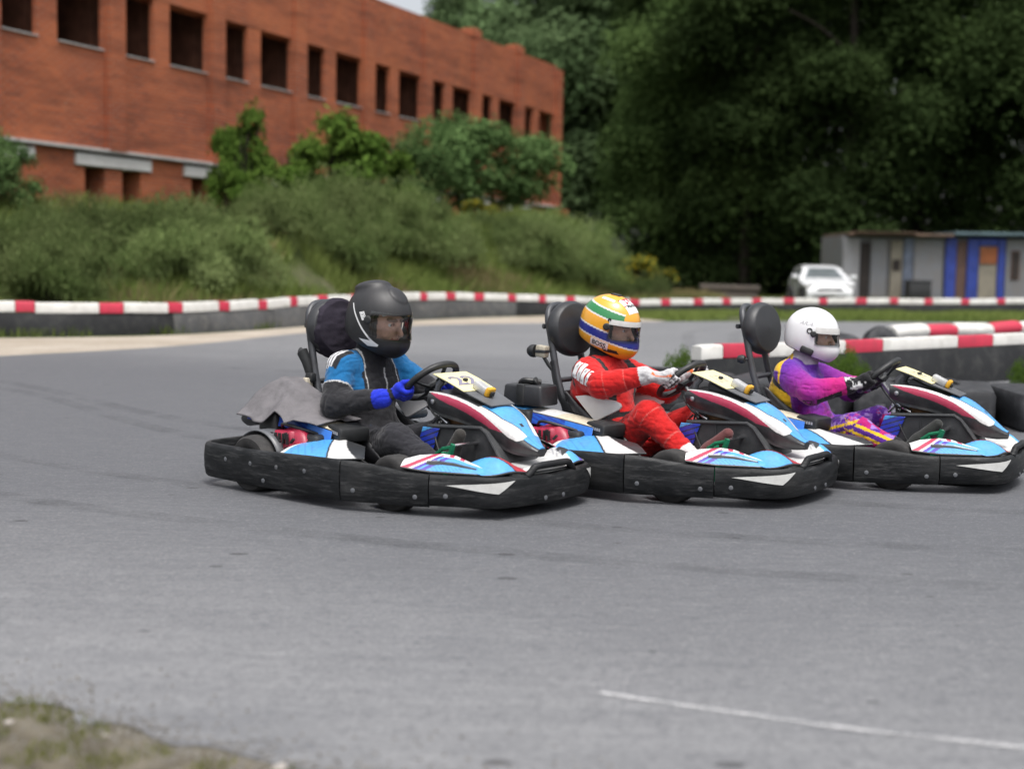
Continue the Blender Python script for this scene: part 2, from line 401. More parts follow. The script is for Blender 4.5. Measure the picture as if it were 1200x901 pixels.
def asphalt_mat():
    m, nt, o = new_mat('worn_asphalt'); p = N(nt, 'ShaderNodeBsdfPrincipled')
    big = noise(nt, .35, 5, .6); mid = noise(nt, 2.2, 6, .65); fine = noise(nt, 85, 3, .6); grit = noise(nt, 28, 4, .7)
    vo = N(nt, 'ShaderNodeTexVoronoi'); vo.voronoi_dimensions = '2D'; vo.inputs['Scale'].default_value = 2.6; vm = N(nt, 'ShaderNodeMapping'); vm.inputs['Scale'].default_value = (.75, 1.3, 1); vt = N(nt, 'ShaderNodeTexCoord'); LK(nt, vt.outputs['Object'], vm.inputs[0]); LK(nt, vm.outputs[0], vo.inputs['Vector'])
    vs_ = N(nt, 'ShaderNodeSeparateColor'); LK(nt, vo.outputs['Color'], vs_.inputs[0]); vr = N(nt, 'ShaderNodeMapRange'); vr.inputs[1].default_value = .72; vr.inputs[2].default_value = 1; vr.inputs[3].default_value = 0; vr.inputs[4].default_value = .075; LK(nt, vs_.outputs[0], vr.inputs[0])
    vl = N(nt, 'ShaderNodeMath', operation='LESS_THAN'); LK(nt, vo.outputs['Distance'], vl.inputs[0]); LK(nt, vr.outputs[0], vl.inputs[1])
    run = noise(nt, 1, 6, .7, ((1.1, 14, 1), (0, 0, .12)))           # rubber laid along the racing line
    run2 = noise(nt, 1, 5, .75, ((4, 48, 1), (0, 0, .06)))
    c = mix(nt, ramp(nt, big.outputs[0], [(.3, 0), (.72, 1)]).outputs[0], (.135, .138, .146), (.198, .20, .205))
    c = mix(nt, ramp(nt, mid.outputs[0], [(.35, .0), (.75, .5)]).outputs[0], c, (.215, .216, .22))
    c = mix(nt, ramp(nt, run.outputs[0], [(.45, 0), (.75, .55)]).outputs[0], c, (.088, .091, .10))
    tc = N(nt, 'ShaderNodeTexCoord'); sx = N(nt, 'ShaderNodeSeparateXYZ'); LK(nt, tc.outputs['Object'], sx.inputs[0])
    wq = N(nt, 'ShaderNodeMath', operation='MULTIPLY_ADD'); wq.inputs[1].default_value = .30; LK(nt, sx.outputs[0], wq.inputs[0]); LK(nt, sx.outputs[1], wq.inputs[2])
    w2 = N(nt, 'ShaderNodeMath', operation='MULTIPLY_ADD'); w2.inputs[1].default_value = 4.0; LK(nt, big.outputs[0], w2.inputs[0]); LK(nt, wq.outputs[0], w2.inputs[2])
    w3 = N(nt, 'ShaderNodeMath', operation='MULTIPLY'); w3.inputs[1].default_value = 1/20; LK(nt, w2.outputs[0], w3.inputs[0])
    c = mix(nt, ramp(nt, w3.outputs[0], [(.27, 0), (.40, .8), (.72, .8), (.95, .1)]).outputs[0], c, (.068, .071, .079))   # rubbered-in racing line
    c = mix(nt, ramp(nt, run2.outputs[0], [(.28, .7), (.46, 0), (.54, 0), (.74, .7)]).outputs[0], c, (.27, .272, .275))
    c = mix(nt, ramp(nt, grit.outputs[0], [(.30, .55), (.48, 0)]).outputs[0], c, (.07, .072, .08))
    c = mix(nt, ramp(nt, grit.outputs[0], [(.58, 0), (.78, .35)]).outputs[0], c, (.26, .26, .26))
    c = mix(nt, ramp(nt, w3.outputs[0], [(.27, 0), (.40, .45), (.72, .45), (.95, .05)]).outputs[0], c, (.085, .088, .098))
    vk = N(nt, 'ShaderNodeMath', operation='MULTIPLY'); vk.inputs[1].default_value = .75; LK(nt, vl.outputs[0], vk.inputs[0]); c = mix(nt, vk.outputs[0], c, (.035, .035, .038))
    c = mix(nt, ramp(nt, fine.outputs[0], [(.35, .45), (.5, 0)]).outputs[0], c, (.075, .077, .082))
    c = mix(nt, ramp(nt, fine.outputs[0], [(.58, 0), (.74, .4)]).outputs[0], c, (.34, .34, .34))
    LK(nt, c, p.inputs['Base Color']); p.inputs['Roughness'].default_value = .72; p.inputs['Specular IOR Level'].default_value = .35
    b1 = bump(nt, fine.outputs[0], .6, .004); b2 = bump(nt, mid.outputs[0], .25, .03, b1); LK(nt, b2, p.inputs['Normal'])
    LK(nt, p.outputs[0], o.inputs[0]); return m
def sand_mat():
    m, nt, o = new_mat('dusty_sand'); p = N(nt, 'ShaderNodeBsdfPrincipled')
    n1 = noise(nt, .9, 6, .65); n2 = noise(nt, 25, 4)
    c = mix(nt, ramp(nt, n1.outputs[0], [(.3, 0), (.7, 1)]).outputs[0], (.27, .225, .17), (.44, .39, .33))
    c = mix(nt, ramp(nt, n2.outputs[0], [(.35, .5), (.6, 0)]).outputs[0], c, (.17, .145, .11))
    LK(nt, c, p.inputs['Base Color']); p.inputs['Roughness'].default_value = .95
    LK(nt, bump(nt, n2.outputs[0], .5, .02), p.inputs['Normal']); LK(nt, p.outputs[0], o.inputs[0]); return m
def paintline_mat():
    m, nt, o = new_mat('worn_road_paint'); p = N(nt, 'ShaderNodeBsdfPrincipled'); t = N(nt, 'ShaderNodeBsdfTransparent')
    n1 = noise(nt, 9, 6, .75, ((.5, 2, 1),)); n2 = noise(nt, 60, 3)
    a = N(nt, 'ShaderNodeMath', operation='ADD'); LK(nt, n1.outputs[0], a.inputs[0])
    q = N(nt, 'ShaderNodeMath', operation='MULTIPLY'); q.inputs[1].default_value = .35; LK(nt, n2.outputs[0], q.inputs[0]); LK(nt, q.outputs[0], a.inputs[1])
    f = ramp(nt, a.outputs[0], [(.54, 0), (.75, .5)])
    p.inputs['Base Color'].default_value = (.62, .62, .62, 1); p.inputs['Roughness'].default_value = .7
    x = N(nt, 'ShaderNodeMixShader'); LK(nt, f.outputs[0], x.inputs[0]); LK(nt, t.outputs[0], x.inputs[1]); LK(nt, p.outputs[0], x.inputs[2])
    LK(nt, x.outputs[0], o.inputs[0]); return m

# ground: one sheet, fine near the track, coarse out to the horizon
gx = np.unique(np.concatenate([np.arange(-40, 50, .55), np.linspace(-1500, -40, 26), np.linspace(50, 1500, 26)]))
gy = np.unique(np.concatenate([np.arange(0, 100, .55), np.linspace(-200, 0, 9), np.linspace(100, 2500, 30)]))
GX, GY = np.meshgrid(gx, gy, indexing='ij'); GZ = mound(GX, GY)
V = np.stack([GX, GY, GZ], -1).reshape(-1, 3); a = np.arange(len(gx)*len(gy)).reshape(len(gx), len(gy))
Q = np.stack([a[:-1, :-1], a[1:, :-1], a[1:, 1:], a[:-1, 1:]], -1).reshape(-1, 4)
tag(link('ground', pymesh('ground', V, Q, ground_mat())), 'rough ground of dirt and grass around the track', 'ground', kind='structure')

def sheet(name, poly, z, mat, n=6):
    pts = [(p.x, p.y) for p in spline([(*p, 0) for p in poly], n, True)]
    bm = bmesh.new(); vs = [bm.verts.new((x, y, z)) for x, y in pts]; bm.faces.new(vs)
    bmesh.ops.triangulate(bm, faces=bm.faces[:]); bmesh.ops.recalc_face_normals(bm, faces=bm.faces[:])
    me = bpy.data.meshes.new(name); bm.to_mesh(me); bm.free()
    if me.polygons[0].normal.z < 0: me.flip_normals()
    me.materials.append(mat); return link(name, me)
EDGE = [(-14, 8.2), (-9, 12.2), (-6.01, 14.52), (-5.8, 15.4), (-4.79, 16.96), (-4.1, 18.69), (-3.55, 20.96), (-3.07, 22.23), (-2.28, 24.1), (-1.3, 25.55), (.32, 26.99), (1.73, 28.0), (2.84, 28.69), (5.62, 30.11), (7.66, 30.75), (11.9, 31.84), (20, 33.2)]
rr = random.Random(5)
fgpts = [(-6, 6.4), (-3.4, 4.55), (-2.2, 3.85), (-1.54, 3.48), (-1.40, 3.43), (-1.28, 3.37), (-1.17, 3.36), (-1.08, 3.30), (-1.0, 3.22), (-.9, 3.18), (-.8, 3.09), (-.7, 3.08), (-.56, 3.0), (-.45, 2.92), (-.32, 2.88), (.1, 2.76), (1.2, 2.5), (4, 2.0), (9, 1.2), (20, 1.5)]
fgj = [(x+rr.uniform(-.03, .03), y+rr.uniform(-.025, .025)) for x, y in fgpts]
M['asphalt'] = asphalt_mat(); M['sand'] = sand_mat()
tag(sheet('sand', [(x*1.0, y-.55) for x, y, _ in BAR[1:13]]+[(3.3, 29.5), (.5, 26.4), (-1.3, 24.8), (-3.2, 21.6), (-4.3, 18), (-6, 14.2), (-9, 11.8)], .004, M['sand']), 'pale dusty sand verge along the barrier', 'sand', kind='structure')
tag(sheet('road', EDGE+list(reversed([(p[0], p[1]) for p in fgj])), .008, M['asphalt'], 3), 'worn grey asphalt of the kart track', 'road', kind='structure')
DIRT = simple('stony_dirt', (.10, .088, .066), .95, 0, .45, 9, .6, 40, .1, dirt=.7, dirtcol=(.17, .155, .125))
tag(sheet('dirt', [(-7, 7.3), (-3.3, 5.0), (-2.0, 4.1), (-1.2, 3.75), (-.3, 3.2), (2, 2.7), (6, 2.0), (6, -1), (-7, -1)], .004, DIRT, 3), 'bare stony dirt at the near edge of the track', 'dirt', kind='structure')
lp = spline([(.245, 3.497, 0), (.45, 3.405, 0), (.65, 3.325, 0), (.85, 3.245, 0), (1.22, 3.135, 0), (2.4, 2.75, 0)], 6)
mb = MB(); mb.grid(lambda u, v: (lambda p, t: (p.x-t.y*(v-.5)*.026, p.y+t.x*(v-.5)*.026, .0125))(lp[round(u*(len(lp)-1))], (lp[min(len(lp)-1, round(u*(len(lp)-1))+1)]-lp[max(0, round(u*(len(lp)-1))-1)]).normalized()), len(lp), 2)
tag(mb.build('road_marking', paintline_mat(), fix=False), 'thin worn white line painted on the asphalt', 'road marking', kind='structure')

def skid_mat():
    m, nt, o = new_mat('rubber_skid'); p = N(nt, 'ShaderNodeBsdfPrincipled'); t = N(nt, 'ShaderNodeBsdfTransparent'); n1 = noise(nt, 2.5, 6, .7); n2 = noise(nt, 30, 4, .7)
    a = N(nt, 'ShaderNodeMath', operation='MULTIPLY'); LK(nt, ramp(nt, n1.outputs[0], [(.40, 0), (.70, .36)]).outputs[0], a.inputs[0]); LK(nt, ramp(nt, n2.outputs[0], [(.3, .3), (.7, 1)]).outputs[0], a.inputs[1])
    p.inputs['Base Color'].default_value = (.05, .052, .058, 1); p.inputs['Roughness'].default_value = .7
    x = N(nt, 'ShaderNodeMixShader'); LK(nt, a.outputs[0], x.inputs[0]); LK(nt, t.outputs[0], x.inputs[1]); LK(nt, p.outputs[0], x.inputs[2]); LK(nt, x.outputs[0], o.inputs[0]); return m
SK = skid_mat()
for i, (pts, wd) in enumerate((([(-7, 13.5), (-4.6, 12.2), (-2.2, 9.4), (.4, 7.6), (3.2, 6.9), (7, 6.9)], .16), ([(-6.4, 12.4), (-4.2, 11.4), (-2.0, 8.6), (.5, 6.9), (3.4, 6.2), (7, 6.1)], .15), ([(-5, 9.6), (-2.6, 7.4), (-.2, 6.0), (2.2, 5.4), (5, 5.3)], .13), ([(-4.2, 7.6), (-2.0, 6.1), (.4, 5.1), (3, 4.6), (5, 4.5)], .14), ([(-2.2, 15.8), (.6, 14.6), (2.6, 16.6), (3.4, 21), (4.6, 26), (8, 29.5)], .2), ([(-3, 14.2), (.4, 13.2), (2.2, 15.4), (2.6, 20), (3.6, 25.4), (7, 29)], .2))):
    P_ = spline([(*q, 0) for q in pts], 14); m = MB(); V = []
    for j, q in enumerate(P_):
        t_ = (P_[min(j+1, len(P_)-1)]-P_[max(j-1, 0)]).normalized(); V += [(q.x-t_.y*wd/2, q.y+t_.x*wd/2, .0125+.0004*i), (q.x+t_.y*wd/2, q.y-t_.x*wd/2, .0125+.0004*i)]
    m.add(V, [(2*j, 2*j+1, 2*j+3, 2*j+2) for j in range(len(P_)-1)]); tag(m.build('road_marking', SK, fix=False), 'faint dark rubber mark left on the asphalt', 'tyre mark', kind='structure')
# ------------------------------------------------------------------ brick building
def brick_mat():
    m, nt, o = new_mat('red_brick'); p = N(nt, 'ShaderNodeBsdfPrincipled')
    tc = N(nt, 'ShaderNodeTexCoord'); sx = N(nt, 'ShaderNodeSeparateXYZ'); LK(nt, tc.outputs['Object'], sx.inputs[0])
    ad = N(nt, 'ShaderNodeMath', operation='ADD'); LK(nt, sx.outputs[0], ad.inputs[0]); LK(nt, sx.outputs[1], ad.inputs[1])
    cb = N(nt, 'ShaderNodeCombineXYZ'); LK(nt, ad.outputs[0], cb.inputs[0]); LK(nt, sx.outputs[2], cb.inputs[1])
    b = N(nt, 'ShaderNodeTexBrick'); LK(nt, cb.outputs[0], b.inputs['Vector'])
    b.inputs['Scale'].default_value = 1; b.inputs['Brick Width'].default_value = .27; b.inputs['Row Height'].default_value = .09; b.inputs['Mortar Size'].default_value = .009
    b.inputs['Color1'].default_value = (.36, .080, .030, 1); b.inputs['Color2'].default_value = (.20, .046, .024, 1); b.inputs['Mortar'].default_value = (.26, .19, .15, 1)
    n1 = noise(nt, .35, 5, .6); n2 = noise(nt, 1, 5, .7, ((.35, .35, 2.2),)); n3 = noise(nt, .9, 6, .75)
    c = mix(nt, ramp(nt, n1.outputs[0], [(.35, 0), (.7, .6)]).outputs[0], b.outputs[0], (.46, .15, .065))
    c = mix(nt, ramp(nt, n2.outputs[0], [(.46, 0), (.72, .75)]).outputs[0], c, (.10, .038, .027))
    c = mix(nt, ramp(nt, n3.outputs[0], [(.58, 0), (.75, .35)]).outputs[0], c, (.34, .22, .16))
    LK(nt, c, p.inputs['Base Color']); p.inputs['Roughness'].default_value = .9; p.inputs['Specular IOR Level'].default_value = .15
    LK(nt, bump(nt, b.outputs[1], -.6, .01), p.inputs['Normal']); LK(nt, p.outputs[0], o.inputs[0]); return m
M['brick'] = brick_mat()
M['concrete'] = simple('pale_concrete', (.42, .41, .4), .85, 0, .15, 3, .2, 20, .2, dirt=.5, dirtcol=(.2, .19, .18))
M['lintel'] = simple('white_painted_lintel', (.55, .54, .53), .8, 0, .1, 4, .1, 20, .2, dirt=.35, dirtcol=(.28, .26, .24))
M['roofing'] = simple('roofing_felt', (.05, .05, .052), .9, 0, .2, 3)
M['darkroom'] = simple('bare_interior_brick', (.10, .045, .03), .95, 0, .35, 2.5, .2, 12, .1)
bb = empty('brick_building', (FX0, FY0, 0), PI/2-TH)        # local x runs along the facade (away), local -y... outside is local +y? see OUT
tag(bb, 'long two storey red brick building with a row of empty upper windows', 'building')
# local frame: x along the facade; outside (towards the track) is local -y
BAYS = range(-3, 7); L0, L1 = -3*4-.4, 7*4+.4; T = .55; DEEP = 9
w = MB()
def wallbox(x0, x1, y0, y1, z0, z1, m=w): m.box(((x0+x1)/2, (y0+y1)/2, (z0+z1)/2), (x1-x0, y1-y0, z1-z0))
wallbox(L0, L1, 0, T, 3.70, 5.98)                            # band between the storeys
wallbox(L0, L1, 0, T, 7.52, 9.42)                            # parapet
wallbox(L1-T, L1, T, DEEP, -.5, 9.42); wallbox(L0, L0+T, T, DEEP, -.5, 9.42); wallbox(L0, L1, DEEP, DEEP+.4, -.5, 9.42)
for b in range(-2, 8):                                       # ground floor: pairs of narrow openings under one lintel
    x = b*4-2; wallbox(x-.4 if b > -2 else L0, x+1.0, 0, T, -.5, 3.25); wallbox(x+1.7, x+2.3, 0, T, -.5, 3.25); wallbox(x+3.0, x+3.6, 0, T, -.5, 3.25)
    wallbox(x+1.0, x+1.7, 0, T, -.5, 1.9); wallbox(x+2.3, x+3.0, 0, T, -.5, 1.9)
    wallbox(x-.4 if b > -2 else L0, x+.65, 0, T, 3.25, 3.62); wallbox(x+3.35, x+3.6, 0, T, 3.25, 3.62)
wallbox(29.55, L1, 0, T, -.5, 3.62) if L1 > 29.55 else None
w.build('wall', M['brick'], bb, False)
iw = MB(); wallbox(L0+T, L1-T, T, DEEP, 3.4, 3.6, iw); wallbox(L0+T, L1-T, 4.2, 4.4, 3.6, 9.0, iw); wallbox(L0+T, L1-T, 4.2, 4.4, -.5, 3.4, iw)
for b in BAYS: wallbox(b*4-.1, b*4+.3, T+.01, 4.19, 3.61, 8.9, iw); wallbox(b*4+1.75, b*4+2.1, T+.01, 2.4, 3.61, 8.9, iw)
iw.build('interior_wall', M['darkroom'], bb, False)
for b in list(BAYS)+[7]:
    p = MB(); p.box((b*4, -.08, 6.53), (.58, .16, 5.72)); p.box((b*4, .075, 6.75), (.62, .14, 1.55)); p.build('pilaster', M['brick'], bb, False)
for b in BAYS:
    p = MB(); p.box((b*4+1.84, .08, 6.75), (.62, .14, 1.55)); p.build('window_pier', M['brick'], bb, False)
    for dx, sw in ((.92, 1.18), (2.92, 1.50)):
        s = MB(); s.box((b*4+dx, T/2-.02, 5.997), (sw, T+.06, .03), bev=.008); s.build('window_sill', M['concrete'], bb, False)
    if b > -3: l = MB(); l.box((b*4, T/2-.04, 3.415), (2.68, T+.06, .27), bev=.01); l.build('lintel', M['lintel'], bb, False)
    rs = MB(); rs.box((b*4+2.0, T/2, 9.48), (3.9, T, .115)); rs.build('parapet_cap', M['brick'], bb, False)
l = MB(); l.box(((L0+L1)/2, -.05, 3.66), (L1-L0, .2, .075), bev=.008); l.build('ledge', M['concrete'], bb, False)
l = MB(); l.box(((L0+L1)/2, DEEP/2, 8.98), (L1-L0-1.2, DEEP-.8, .18)); l.build('roof', M['roofing'], bb, False)
for b in (1, 3, 5, 6):                                       # little brick stubs that stand above the parapet
    s = MB(); s.box((b*4+.02, .22, 9.62), (.8, .5, .3)); s.box((b*4+.1, .24, 9.80), (.45, .42, .07)); s.build('parapet_stub', M['brick'], bb, False)

# ------------------------------------------------------------------ barriers
def plank_mat(name, c, dcol):
    return simple(name, c, .55, 0, .12, 5, .05, 30, .4, dirt=.45, dirtcol=dcol)
M['bwhite'] = plank_mat('white_barrier_paint', (.60, .59, .56), (.34, .32, .28)); M['bred'] = plank_mat('red_barrier_paint', (.46, .028, .06), (.24, .04, .05))
M['belt'] = simple('grey_rubber_belt', (.10, .102, .105), .8, 0, .3, 1.2, .1, 20, .3, dirt=.7, dirtcol=(.19, .18, .165))
M['beltdark'] = simple('black_rubber_belt', (.022, .023, .025), .7, 0, .3, 1.2, .1, 20, .3, dirt=.6, dirtcol=(.07, .07, .066))
def resample(pts, step):
    P = [Vector(p) for p in pts]; out = [P[0]]; acc = 0
    for a, b in zip(P, P[1:]):
        L = (b-a).length; t = step-acc
        while t < L: out.append(a.lerp(b, t/L)); t += step
        acc = (acc+L) % step
    return out
def barrier(root, path, hp, thick, segs, beltmats, name_belt, zb=.0, jitter=.012, rounded=False, seed=1):
    """path of (x,y,top); a run of painted planks on a rubber belt; segs = repeating (length, material)"""
    r = random.Random(seed); P = resample([(x, y, h) for x, y, h in path], .09)
    acc = 0; i0 = 0; k = 0; runs = []
    for i in range(1, len(P)):
        acc += (P[i]-P[i-1]).length
        if acc >= segs[k % len(segs)][0]*r.uniform(.9, 1.1): runs.append((i0, i, segs[k % len(segs)][1])); i0 = i; acc = 0; k += 1
    def sec(p, t, off, z): n = Vector((-t.y, t.x, 0)).normalized(); return Vector((p.x, p.y, 0))+n*off+Vector((0, 0, z))
    for (a, b, mt) in runs:
        m = MB(); dz = r.uniform(-jitter, jitter); dz2 = r.uniform(-jitter, jitter); rings = []
        prof = [(-.5, -.5), (-.5, .35), (-.38, .5), (.38, .5), (.5, .35), (.5, -.5)] if not rounded else [(.5*math.cos(t), .5*math.sin(t)) for t in [x*PI/6 for x in range(12)]]
        n = b-a+1
        for i in range(a, b+1):
            t = P[min(i+1, len(P)-1)]-P[max(i-1, 0)]; f = (i-a)/max(1, n-1)
            e = 1-(.12 if (rounded and (i == a or i == b)) else 0)
            if i == b: t = P[i]-P[i-1]
            q = P[i] if i < b else P[i]-(P[i]-P[i-1]).normalized()*.012
            rings.append([sec(q, t, u*thick*e, q.z-hp/2+v*hp*e+dz*(1-f)+dz2*f) for u, v in prof])
        V = [p for R in rings for p in R]; c = len(prof); Fc = [(i*c+j, i*c+(j+1) % c, (i+1)*c+(j+1) % c, (i+1)*c+j) for i in range(n-1) for j in range(c)]+[tuple(range(c)), tuple(range((n-1)*c, n*c))]
        m.add(V, Fc); m.build('plank' if not rounded else 'barrier_block', M[mt], root, True)
    step = 14
    for q, i in enumerate(range(0, len(P)-1, step)):
        j = min(i+step, len(P)-1); m = MB(); V = []; o = r.uniform(-.02, .02)
        for s in range(i, j+1):
            t = P[min(s+1, len(P)-1)]-P[max(s-1, 0)]; top = P[s].z-hp-.004; bl = .02*math.sin((s-i)/step*PI)
            for u, z in ((-.075-bl+o, zb), (-.085-bl+o, top*.5), (-.06+o, top), (.06, top), (.075, zb)): V.append(sec(P[s], t, u, z))
        n = j-i+1; m.add(V, [(a*5+b, a*5+b+1, (a+1)*5+b+1, (a+1)*5+b) for a in range(n-1) for b in range(4)]+[(0, 1, 2, 3, 4), tuple(range((n-1)*5, n*5))])
        bm_ = beltmats(P[i])
        m.build(name_belt, M[bm_], root, True)
far = empty('track_barrier', (0, 0, 0)); tag(far, 'long red and white topped barrier curving round the far side of the track', 'barrier')
barrier(far, [tuple(p) for p in spline(BAR, 6)], .15, .15, [(.78, 'bwhite'), (.27, 'bred')], lambda p: 'beltdark' if (p.x < -6.1 or p.x > -.3) else 'belt', 'rubber_belt', seed=4)
near = empty('track_barrier', (0, 0, 0)); tag(near, 'low red and white plank barrier with black belting behind the tyre row', 'barrier')
barrier(near, [(1.52, 11.27, .49), (1.57, 11.3, .5), (2.6, 12.25, .49), (3.62, 13.2, .49), (5.5, 14.7, .5), (7.5, 16.0, .5), (11, 17.5, .5)], .115, .12, [(.27, 'bwhite'), (.6, 'bred'), (1.05, 'bwhite'), (.56, 'bred'), (1.16, 'bwhite'), (.62, 'bred'), (1.1, 'bwhite'), (.6, 'bred'), (1.1, 'bwhite'), (.6, 'bred')], lambda p: 'beltdark', 'rubber_belt', seed=9, jitter=.004)
blk = empty('track_barrier', (0, 0, 0)); tag(blk, 'row of fat rounded red and white blocks on tyres beyond the plank barrier', 'barrier')
barrier(blk, [(4.75, 17.2, .46), (6.3, 18.2, .49), (8.5, 19.4, .52), (13, 21.5, .52)], .2, .26, [(.62, 'bwhite'), (.5, 'bred')], lambda p: 'beltdark', 'rubber_belt', seed=3, rounded=True, jitter=.02)

# ------------------------------------------------------------------ loose tyres
def tyre_mesh(R=.29, Wd=.18):
    m = MB(); prof = []
    for k in range(18):
        a = 2*PI*k/18; c, s_ = math.cos(a), math.sin(a)
        prof.append((R-.085+.085*(abs(c)**.7)*(1 if c > 0 else -1), Wd/2*(abs(s_)**.7)*(1 if s_ > 0 else -1)))
    m.lathe(prof, (0, 0, 0), seg=28, closed=True)
    for k in range(28):                                      # tread ribs
        a = 2*PI*k/28; Rm = Matrix.Rotation(a, 3, 'Z'); m.box(Rm @ Vector((R-.004, 0, 0)), (.014, .03, Wd*.7), Rm)
    me = pymesh('tyre', m.v, m.f, M['tyre'], m.m); recalc(me); me.set_sharp_from_angle(angle=.8); return me
TY = tyre_mesh(); r = random.Random(11)
low = empty('rubber_barrier', (0, 0, 0)); tag(low, 'low flat topped barrier of black rubber blocks beyond the purple driver', 'barrier')
for i, (x, y, rz) in enumerate(((1.25, 11.0, -.42), (2.18, 10.58, -.42), (3.10, 10.22, -.30), (4.12, 10.05, -.06), (5.14, 10.06, .06), (6.2, 10.15, .1))):
    m = MB(); w_ = .98; dpt = .95 if i else .7; hh_ = .285+r.uniform(-.012, .012)
    m.box((0, 0, hh_/2+.004), (w_, dpt, hh_), bev=.045)
    for k in range(3): m.box((-.3+.3*k, -dpt/2-.002, hh_*.55), (.07, .012, .016), mi=1)
    m.box((0, -dpt/2-.003, hh_*.30), (w_*.86, .014, .05), bev=.004); m.tube([(-.25, 0, hh_+.006), (-.2, .0, hh_+.03), (.2, 0, hh_+.03), (.25, 0, hh_+.006)], .016, 8)
    o = m.build('block', [M['tyre'], M['smoke']], low, loc=(x, y, 0), rz=rz)
for (x, y, z, rx, lb) in ((4.62, 17.0, .17, 1.1, 'black tyre standing on edge at the end of the rounded block row'), (4.0, 16.7, .1, .05, 'black tyre lying flat left of the rounded block row'), (3.95, 16.75, .27, .12, 'black tyre tilted on top of the flat tyre left of the block row')):
    o = link('tyre', TY, None, (x, y, z), .5); o.rotation_euler[0] = rx; tag(o, lb, 'tyre', 'tyres by the rounded blocks')

# ------------------------------------------------------------------ hut and car
def corr_mat(name, c):
    m, nt, o = new_mat(name); p = N(nt, 'ShaderNodeBsdfPrincipled'); n = noise(nt, 1.3, 6, .7); wv = N(nt, 'ShaderNodeTexWave'); wv.inputs['Scale'].default_value = 3.2
    tc = N(nt, 'ShaderNodeTexCoord'); LK(nt, tc.outputs['Object'], wv.inputs[0])
    cc = mix(nt, ramp(nt, n.outputs[0], [(.45, 0), (.75, .7)]).outputs[0], c, (.20, .17, .145)); LK(nt, cc, p.inputs['Base Color'])
    p.inputs['Roughness'].default_value = .6; LK(nt, bump(nt, wv.outputs[0], .6, .04), p.inputs['Normal']); LK(nt, p.outputs[0], o.inputs[0]); return m
M['corr'] = corr_mat('grey_corrugated_sheet', (.20, .205, .22)); M['corrpale'] = corr_mat('pale_corrugated_sheet', (.33, .33, .35))
M['blue'] = simple('blue_painted_metal', (.02, .045, .27), .5, 0, .25, 4, dirt=.4, dirtcol=(.08, .08, .12)); M['bluegrey'] = simple('blue_grey_metal', (.12, .145, .20), .6, 0, .3, 3, dirt=.4)
M['doordark'] = simple('dark_opening_shade', (.03, .024, .022), .9, 0, .4, 3); M['doorbrown'] = simple('brown_door', (.10, .055, .042), .7, 0, .3, 3); M['tan'] = simple('tan_board', (.24, .215, .17), .8, 0, .2, 2, dirt=.4)  # doordark paints the shade inside the doorway; the hut panes share it
M['orange'] = simple('orange_brown_board', (.26, .085, .03), .75, 0, .25, 3); M['roofedge'] = simple('brown_roof_edge', (.13, .085, .06), .8, 0, .4, 2); M['roofteal'] = simple('teal_grey_roof_edge', (.09, .14, .16), .7, 0, .3, 2)
hut = empty('hut', (11.95, 50, 0)); tag(hut, 'low grey corrugated hut with a flat roof and blue door frames beside the trees', 'hut')
w = MB(); w.box((6, 1.75, 1.22), (12, 3.4, 2.44)); w.build('wall', M['corr'], hut, False)
def hp(name, x0, x1, z0, z1, mt, y=-.03, th=.1, parent=None):
    m = MB(); m.box(((x0+x1)/2, y, (z0+z1)/2), (x1-x0, th, z1-z0), bev=.012); return m.build(name, M[mt], parent or hut, False)
hp('panel', .04, .62, .1, 2.36, 'corrpale'); hp('doorway', .66, 1.0, .1, 2.2, 'doordark', 0); hp('panel', 1.04, 1.62, .1, 2.36, 'corr'); d = hp('door', 1.75, 2.18, .1, 2.3, 'tan'); hp('window', 1.82, 2.1, 1.2, 1.6, 'doordark', -.095, .04, d)
hp('panel', 2.22, 2.55, .1, 2.4, 'bluegrey'); hp('panel', 2.6, 3.65, .1, 2.4, 'corr'); hp('door_post', 3.74, 4.12, 0, 2.42, 'blue', -.08); hp('door', 4.15, 4.5, .05, 2.3, 'doorbrown'); hp('door_post', 4.53, 4.93, 0, 2.42, 'blue', -.08)
hp('door_head', 4.95, 5.62, 2.16, 2.42, 'blue', -.08); d = hp('door', 4.97, 5.62, .05, 2.12, 'tan'); hp('panel', 5.0, 5.6, 1.5, 2.1, 'orange', -.1, .05, d); hp('door_post', 5.64, 5.9, 0, 2.42, 'blue', -.08)
hp('panel', 5.95, 7.6, .1, 2.4, 'corr'); f = hp('window', 6.12, 6.45, .95, 2.0, 'doorbrown', -.07); hp('pane', 6.17, 6.4, 1.0, 1.95, 'doordark', -.13, .03, f); hp('panel', 7.7, 9.4, .1, 2.4, 'corrpale'); hp('panel', 9.5, 11.9, .1, 2.4, 'corr')
m = MB(); m.box((2.0, 1.6, 2.50), (3.8, 4.2, .09), bev=.01); m.box((1.4, -.3, 2.565), (2.2, .9, .03)); m.build('roof', M['roofedge'], hut, False)
m = MB(); m.box((8.1, 1.6, 2.58), (8.4, 4.2, .11), bev=.01); m.build('roof', M['roofteal'], hut, False)
b = empty('crate', (14.55, 49.3, 0)); tag(b, 'black crate on the grass in front of the grey hut wall', 'crate')
m = MB(); m.box((0, 0, .4), (.8, .6, .8), bev=.03); m.build('body', M['black'], b); m = MB(); m.box((0, 0, .84), (.86, .66, .07), bev=.02); m.build('lid', M['dullblack'], b)

